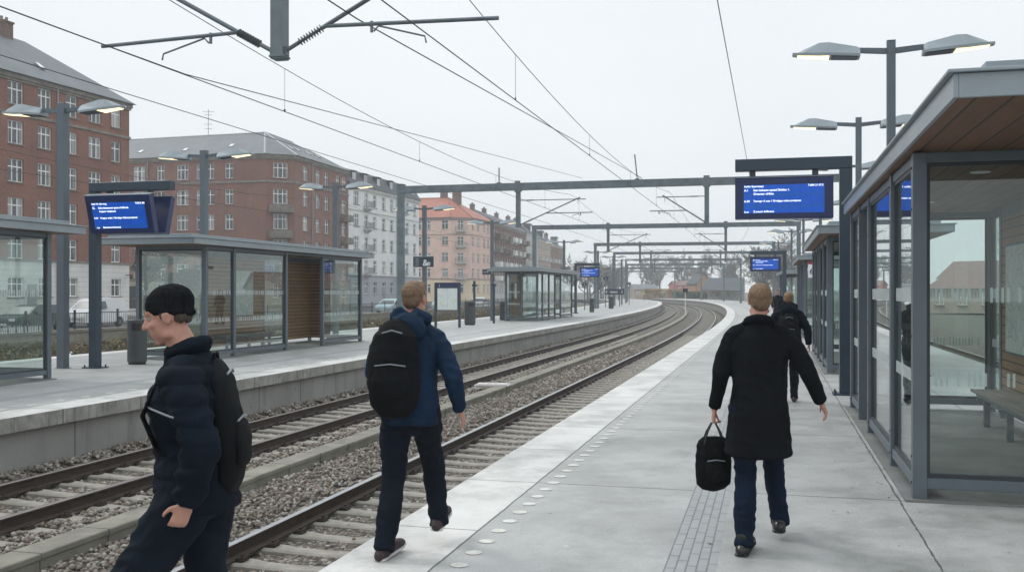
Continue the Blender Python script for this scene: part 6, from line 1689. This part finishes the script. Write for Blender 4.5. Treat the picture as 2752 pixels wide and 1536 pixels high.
    if hair == 'short':
        B = Blob(); T = lambda p: Hd + Rm @ (Vector(p) * HS)
        B.ell(T((0, -.022, .042)), (.077, .094, .080), Rm); B.ell(T((0, -.052, .0)), (.067, .055, .078), Rm); B.ell(T((0, .045, .088)), (.055, .042, .032), Rm)
        for sg in (-1, 1): B.ell(T((sg * .068, -.008, .03)), (.016, .035, .045), Rm)
        B.fuse('hair', M[hairmat], root, .006, 2, 0, 0, 0, .0045)
    elif hair == 'beanie':
        B = Blob(); T = lambda p: Hd + Rm @ (Vector(p) * HS)
        B.ell(T((0, -.020, .055)), (.080, .100, .085), Rm); B.ell(T((0, -.050, .03)), (.072, .062, .07), Rm)
        B.chain([T((0, .080, .055)), T((-.062, .045, .042)), T((-.079, -.02, .022)), T((-.062, -.083, .005)), T((0, -.110, -.005)), T((.062, -.083, .005)), T((.079, -.02, .022)), T((.062, .045, .042)), T((0, .080, .055))], [.011] * 9, n=10)
        B.fuse('hat', M['knit'], root, .0065, 2, .004, 24, 2, 0, .0)
        B = Blob()
        for sg in (-1, 1):
            B.ell(T((sg * .069, .010, .012)), (.008, .014, .024), Rm); B.ell(T((sg * .052, -.058, -.010)), (.020, .030, .028), Rm)
        B.ell(T((0, -.072, -.012)), (.048, .026, .032), Rm)
        B.fuse('hair', M['hair_dark'], root, .005, 2, 0, 0, 0, .0035)
        for sg in (-1, 1):
            B = Blob(); B.chain([T((sg * .012, .094, .040)), T((sg * .032, .088, .046)), T((sg * .048, .074, .040))], [.0045, .0055, .004], n=8); B.fuse('eyebrow', M['hair_brown'], root, .003, 1)
    if face: eyes(root, Hd, Rm)
    return root, jo, v

def backpack(loc, rz, label, w=.30, h=.46, dp=.17, loc_off=(0, 0, 0), lean=0.0, scale=1.0):
    """origin where the pack touches the back; local -y points away from the wearer"""
    root = empty('backpack', loc, rz, label, 'backpack'); root.rotation_euler = (lean, 0, rz); root.scale = (scale,) * 3
    B = Blob(); B.chain([(0, -dp * .5, -.02), (0, -dp * .58, h * .25), (0, -dp * .55, h * .6), (0, -dp * .45, h * .88), (0, -dp * .35, h)], [(w * .46, dp * .5), (w * .52, dp * .56), (w * .5, dp * .52), (w * .44, dp * .42), (w * .30, dp * .28)], n=20)
    B.fuse('pack_body', M['pack'], root, .009, 3, .006, 9, 5)
    B = Blob(); B.chain([(0, -dp * 1.02, .05), (0, -dp * 1.06, h * .3), (0, -dp * 1.0, h * .45)], [(w * .36, .03), (w * .38, .035), (w * .33, .025)], n=16)
    B.fuse('front_pocket', M['pack'], root, .009, 3, .004, 9, 6)
    m = MB(); m.tube([(-w * .30, -dp * 1.09, h * .50), (0, -dp * 1.14, h * .525), (w * .30, -dp * 1.09, h * .50)], .0045, 6); m.tube([(-w * .2, -dp * .80, h * .93), (0, -dp * .86, h * .97), (w * .2, -dp * .80, h * .93)], .005, 6); m.build('zip_piping', M['reflect'], root)
    B = Blob(); B.chain([(-.045, -dp * .35, h + .0), (-.03, -dp * .35, h + .055), (.03, -dp * .35, h + .055), (.045, -dp * .35, h + .0)], [.009] * 4, n=8); B.fuse('handle', M['pack'], root, .005, 1)
    for sg in (-1, 1):
        B = Blob(); B.chain([(sg * .10, -.03, h * .92), (sg * .115, .06, h * 1.02), (sg * .12, .17, h * .90), (sg * .125, .235, h * .62), (sg * .15, .18, h * .30), (sg * .165, .04, h * .10)], [(.028, .008)] * 6, side=(1, 0, 0), n=10)
        B.fuse('strap', M['pack'], root, .007, 1)
    return root
BASE = dict(pelvis=(0, 0, .95), waist=(0, .0, 1.10), chest=(0, .02, 1.30), neck=(0, .02, 1.50), head=(0, .045, 1.665), shl=(-.18, .02, 1.435), shr=(.18, .02, 1.435), hpl=(-.092, 0, .92), hpr=(.092, 0, .92))
# --- B: man in the blue jacket walking away near the platform edge
J = dict(BASE); J.update(ell=(-.275, .10, 1.18), wrl=(-.22, .30, 1.02), elr=(.285, -.03, 1.175), wrr=(.315, .10, .935), hdr=(.10, .22, -.5), pnr=(-1, .1, 0), thr=(0, 1, .2),
    knl=(-.115, .01, .50), anl=(-.135, -.13, .10), tol=(-.09, .08, .035), hel=(-.155, -.175, .0), knr=(.10, .26, .545), anr=(.115, .33, .17), tor=(.125, .53, .16), her=(.115, .285, .095),
    head=(.02, .05, 1.675))
rB = Vector((-.665, 6.52, 0)); zB = R(-8)
person(rB, zB, 'man in a dark blue hooded jacket walking away along the platform edge', J, topmat='f_blue', legmat='f_trouser', hair='short', hood=True, head_yaw=R(-18), hem=.86, hand_curl=(.6, .45), scale=1.0)
o = Vector((-.055, -.115, 1.02)); o = Matrix.Rotation(zB, 3, 'Z') @ o + rB
backpack(o, zB, 'black backpack worn by the man in the blue jacket', .33, .47, .18)
# --- C: man in the black coat
J = dict(BASE); J.update(elr=(.315, -.04, 1.19), wrr=(.405, .04, .985), hdr=(.25, .20, -.5), pnr=(-1, .1, -.2), thr=(0, 1, .2), ell=(-.245, .00, 1.17), wrl=(-.285, .10, .925), hdl=(-.06, .05, -.7), pnl=(.9, 0, 0), thl=(0, 1, 0),
    knl=(-.085, .02, .50), anl=(-.10, -.12, .10), tol=(-.055, .09, .035), hel=(-.12, -.165, .0), knr=(.115, .24, .55), anr=(.165, .38, .14), tor=(.19, .58, .13), her=(.16, .33, .05), head=(.01, .05, 1.66))
rC = Vector((1.64, 6.62, 0)); zC = R(-10)
person(rC, zC, 'man in a knee-length black coat walking away, swinging one arm and carrying a black bag', J, top='coat', topmat='f_black', legmat='f_jeans', hair='short', hairmat='hair_brown', shoe='leather', shoemat='leather', collar=True, coat_to=.64, bulk=.95, head_yaw=R(6), hand_curl=(1.25, .5), scale=1.0, legr=.92)
# scarf peeking from the collar and the bag in his left hand
hl = Matrix.Rotation(zC, 3, 'Z') @ Vector((-.292, .108, .835)) + rC
root = empty('hand_bag', hl, zC + R(12), 'soft black bag hanging from the left hand of the man in the black coat', 'bag')
B = Blob(); B.chain([(0, 0, -.42), (0, 0, -.33), (0, 0, -.20), (0, 0, -.13)], [(.118, .052), (.122, .058), (.118, .052), (.110, .036)], side=(1, 0, 0), n=20); B.fuse('bag_body', M['pack'], root, .008, 3, .007, 10, 9)
B = Blob(); B.chain([(0, -.066, -.38), (0, -.07, -.32), (0, -.062, -.26)], [(.07, .018), (.074, .02), (.068, .015)], n=14); B.fuse('front_pocket', M['pack'], root, .008, 2)
m = MB(); m.tube([(-.06, -.080, -.255), (0, -.084, -.246), (.06, -.080, -.255)], .004, 6); m.build('zip_piping', M['reflect'], root)
for yy in (-.03, .03):
    m = MB(); m.tube([(-.07, yy, -.15), (-.045, yy * .7, -.07), (-.012, yy * .2, -.006), (.012, yy * .2, -.006), (.045, yy * .7, -.07), (.07, yy, -.15)], .006, 8); m.build('handle', M['leather'], root, smooth=True)
# --- A: person with the black hat in the left foreground, in profile facing left
J = dict(BASE); J.update(waist=(0, .01, 1.10), chest=(0, .02, 1.28), neck=(0, .045, 1.47), head=(0, .115, 1.615), shl=(-.185, .03, 1.385), shr=(.185, .03, 1.385), ell=(-.275, -.07, 1.12), wrl=(-.245, -.01, .90), hdl=(.10, .28, -.62), pnl=(.9, .3, 0), thl=(0, .9, .3), elr=(.27, .02, 1.12), wrr=(.24, .06, .90),
    knl=(-.10, .25, .54), anl=(-.11, .40, .12), tol=(-.11, .60, .06), hel=(-.11, .355, .0), knr=(.10, -.02, .50), anr=(.11, -.34, .17), tor=(.11, -.18, .03), her=(.11, -.41, .08))
rA = Vector((-1.295, 4.1, 0)); zA = R(96)
rt, jo, vv = person(rA, zA, 'person in a black knit hat and dark padded jacket striding left in the foreground', J, topmat='f_navy', legmat='f_dark', hair='beanie', head_pitch=R(-14), hem=.84, collar=True, hand_curl=(.7, .5), face=True, bulk=1.15, legr=1.15, quilt=.011)
pts = []
for q in ((-.11, .30, 1.235), (-.16, .25, 1.24), (-.21, .20, 1.243), (-.30, .14, 1.24), (-.34, .06, 1.235)):
    ok, p, nrm, _ = jo.closest_point_on_mesh(Vector(q)); pts.append(p + nrm * .003)
m = MB(); m.tube(pts, .0045, 6); m.build('reflective_stripe', M['reflect'], rt)
o = Matrix.Rotation(zA, 3, 'Z') @ Vector((0, -.065, .97)) + rA
backpack(o, zA, 'large dark backpack worn by the person in the black knit hat', .34, .44, .12, lean=R(-4))
# --- D: person in dark hooded jacket farther down the platform
J = dict(BASE); J.update(elr=(.285, -.02, 1.18), wrr=(.315, .05, .93), ell=(-.285, -.02, 1.18), wrl=(-.315, .06, .94), knl=(-.09, .04, .50), anl=(-.09, -.05, .10), tol=(-.09, .15, .035), hel=(-.09, -.09, 0), knr=(.09, .14, .51), anr=(.09, .18, .10), tor=(.09, .38, .04), her=(.09, .14, 0))
rD = Vector((4.28, 15.4, 0)); zD = R(-14)
person(rD, zD, 'man in a dark hooded jacket walking away beside the second right shelter', J, topmat='f_navy', legmat='f_trouser', hair='short', hairmat='hair_red', hood=True, hem=.80, scale=.965, voxel=.008, bulk=1.08)
o = Matrix.Rotation(zD, 3, 'Z') @ Vector((0.0, -.12, .98)) * .965 + rD
backpack(o, zD, 'small dark backpack worn by the man farther down the right platform', .28, .40, .15)
# --- E: person facing the camera, far away
J = dict(BASE); J.update(elr=(.26, .0, 1.17), wrr=(.22, .14, .98), ell=(-.26, .0, 1.17), wrl=(-.22, .14, .98), knl=(-.09, .1, .51), anl=(-.09, .14, .10), tol=(-.09, .34, .04), hel=(-.09, .10, 0), knr=(.09, 0, .5), anr=(.09, -.12, .1), tor=(.09, .08, .035), her=(.09, -.16, 0))
person(Vector((11.9, 44.6, 0)), R(172), 'distant man in a dark sweater walking towards the camera', J, topmat='f_dark', legmat='f_trouser', hair='short', hem=.88, scale=1.02, voxel=.009, face=True)
# ------------------------------------------------------------------ sky, sun, haze, camera
SUN_EL, SUN_AZ = R(48), R(-60)      # azimuth measured from +Y towards +X
w = bpy.data.worlds.new('World'); SC.world = w; w.use_nodes = True
nt = w.node_tree; nt.nodes.clear()
out = nt.nodes.new('ShaderNodeOutputWorld'); bg = nt.nodes.new('ShaderNodeBackground'); sky = nt.nodes.new('ShaderNodeTexSky')
sky.sky_type = 'NISHITA'; sky.sun_disc = False; sky.sun_elevation = SUN_EL; sky.sun_rotation = SUN_AZ; sky.dust_density = 4.0; sky.air_density = 1.0
tc = nt.nodes.new('ShaderNodeTexCoord'); mp = nt.nodes.new('ShaderNodeMapping'); mp.inputs['Scale'].default_value = (1, 1, 2.2)
nz = nt.nodes.new('ShaderNodeTexNoise'); nz.inputs['Scale'].default_value = 1.6; nz.inputs['Detail'].default_value = 4
rp = nt.nodes.new('ShaderNodeMapRange'); rp.inputs[1].default_value = .3; rp.inputs[2].default_value = .7; rp.inputs[3].default_value = 0; rp.inputs[4].default_value = 1
cm = nt.nodes.new('ShaderNodeMix'); cm.data_type = 'RGBA'; cm.inputs[6].default_value = (8.2, 8.75, 9.05, 1); cm.inputs[7].default_value = (9.2, 9.6, 9.85, 1)
mx = nt.nodes.new('ShaderNodeMix'); mx.data_type = 'RGBA'; mx.inputs[0].default_value = .93
L_ = nt.links.new
L_(tc.outputs['Generated'], mp.inputs[0]); L_(mp.outputs[0], nz.inputs['Vector']); L_(nz.outputs['Fac'], rp.inputs[0]); L_(rp.outputs[0], cm.inputs[0])
L_(sky.outputs[0], mx.inputs[6]); L_(cm.outputs[2], mx.inputs[7]); L_(mx.outputs[2], bg.inputs[0]); bg.inputs[1].default_value = 0.1
# overcast sky: brighter towards the zenith
sx = nt.nodes.new('ShaderNodeSeparateXYZ'); L_(tc.outputs['Generated'], sx.inputs[0])
gr = nt.nodes.new('ShaderNodeMapRange'); gr.interpolation_type = 'SMOOTHSTEP'; gr.inputs[1].default_value = .25; gr.inputs[2].default_value = .95; gr.inputs[3].default_value = 1.0; gr.inputs[4].default_value = 1.65
L_(sx.outputs[2], gr.inputs[0])
vm = nt.nodes.new('ShaderNodeVectorMath'); vm.operation = 'SCALE'; L_(mx.outputs[2], vm.inputs[0]); L_(gr.outputs[0], vm.inputs['Scale']); L_(vm.outputs[0], bg.inputs[0])
L_(bg.outputs[0], out.inputs[0])
sun = bpy.data.lights.new('sun', 'SUN'); sun.energy = 0.95; sun.angle = R(11); sun.color = (1.0, .97, .93)
so = bpy.data.objects.new('sun', sun); COL.objects.link(so)
dv = Vector((math.sin(SUN_AZ) * math.cos(SUN_EL), math.cos(SUN_AZ) * math.cos(SUN_EL), math.sin(SUN_EL)))
so.rotation_euler = dv.to_track_quat('Z', 'Y').to_euler()

hz = MB(); hz.box(-160, 190, -30, 460, -2.2, 28)
n = NT('haze_air'); vol = n.n('ShaderNodeVolumePrincipled'); vol.inputs['Color'].default_value = (.95, .985, 1.0, 1); vol.inputs['Density'].default_value = .0010; vol.inputs['Anisotropy'].default_value = 0.0
n.t.links.new(vol.outputs[0], n.out.inputs['Volume'])
hz.build('haze', n.mat, kind='stuff')

cam = bpy.data.cameras.new('camera'); cam.sensor_width = 36; cam.lens = 35.0; cam.clip_end = 4000; cam.clip_start = .05
cam.shift_y = 14 / 2576
co = bpy.data.objects.new('camera', cam); COL.objects.link(co); co.location = (0, 0, 1.72); co.rotation_euler = (R(90), 0, 0); SC.camera = co
SC.view_settings.view_transform = 'Standard'; SC.view_settings.look = 'None'; SC.view_settings.exposure = 0.09; SC.view_settings.gamma = 1
SC.cycles.max_bounces = 10; SC.cycles.transparent_max_bounces = 24; SC.cycles.diffuse_bounces = 3; SC.cycles.glossy_bounces = 4; SC.cycles.volume_bounces = 0
SC.cycles.use_denoising = True
try:
    SC.cycles.denoising_prefilter = 'ACCURATE'
except Exception: pass
SC.cycles.sample_clamp_indirect = 6
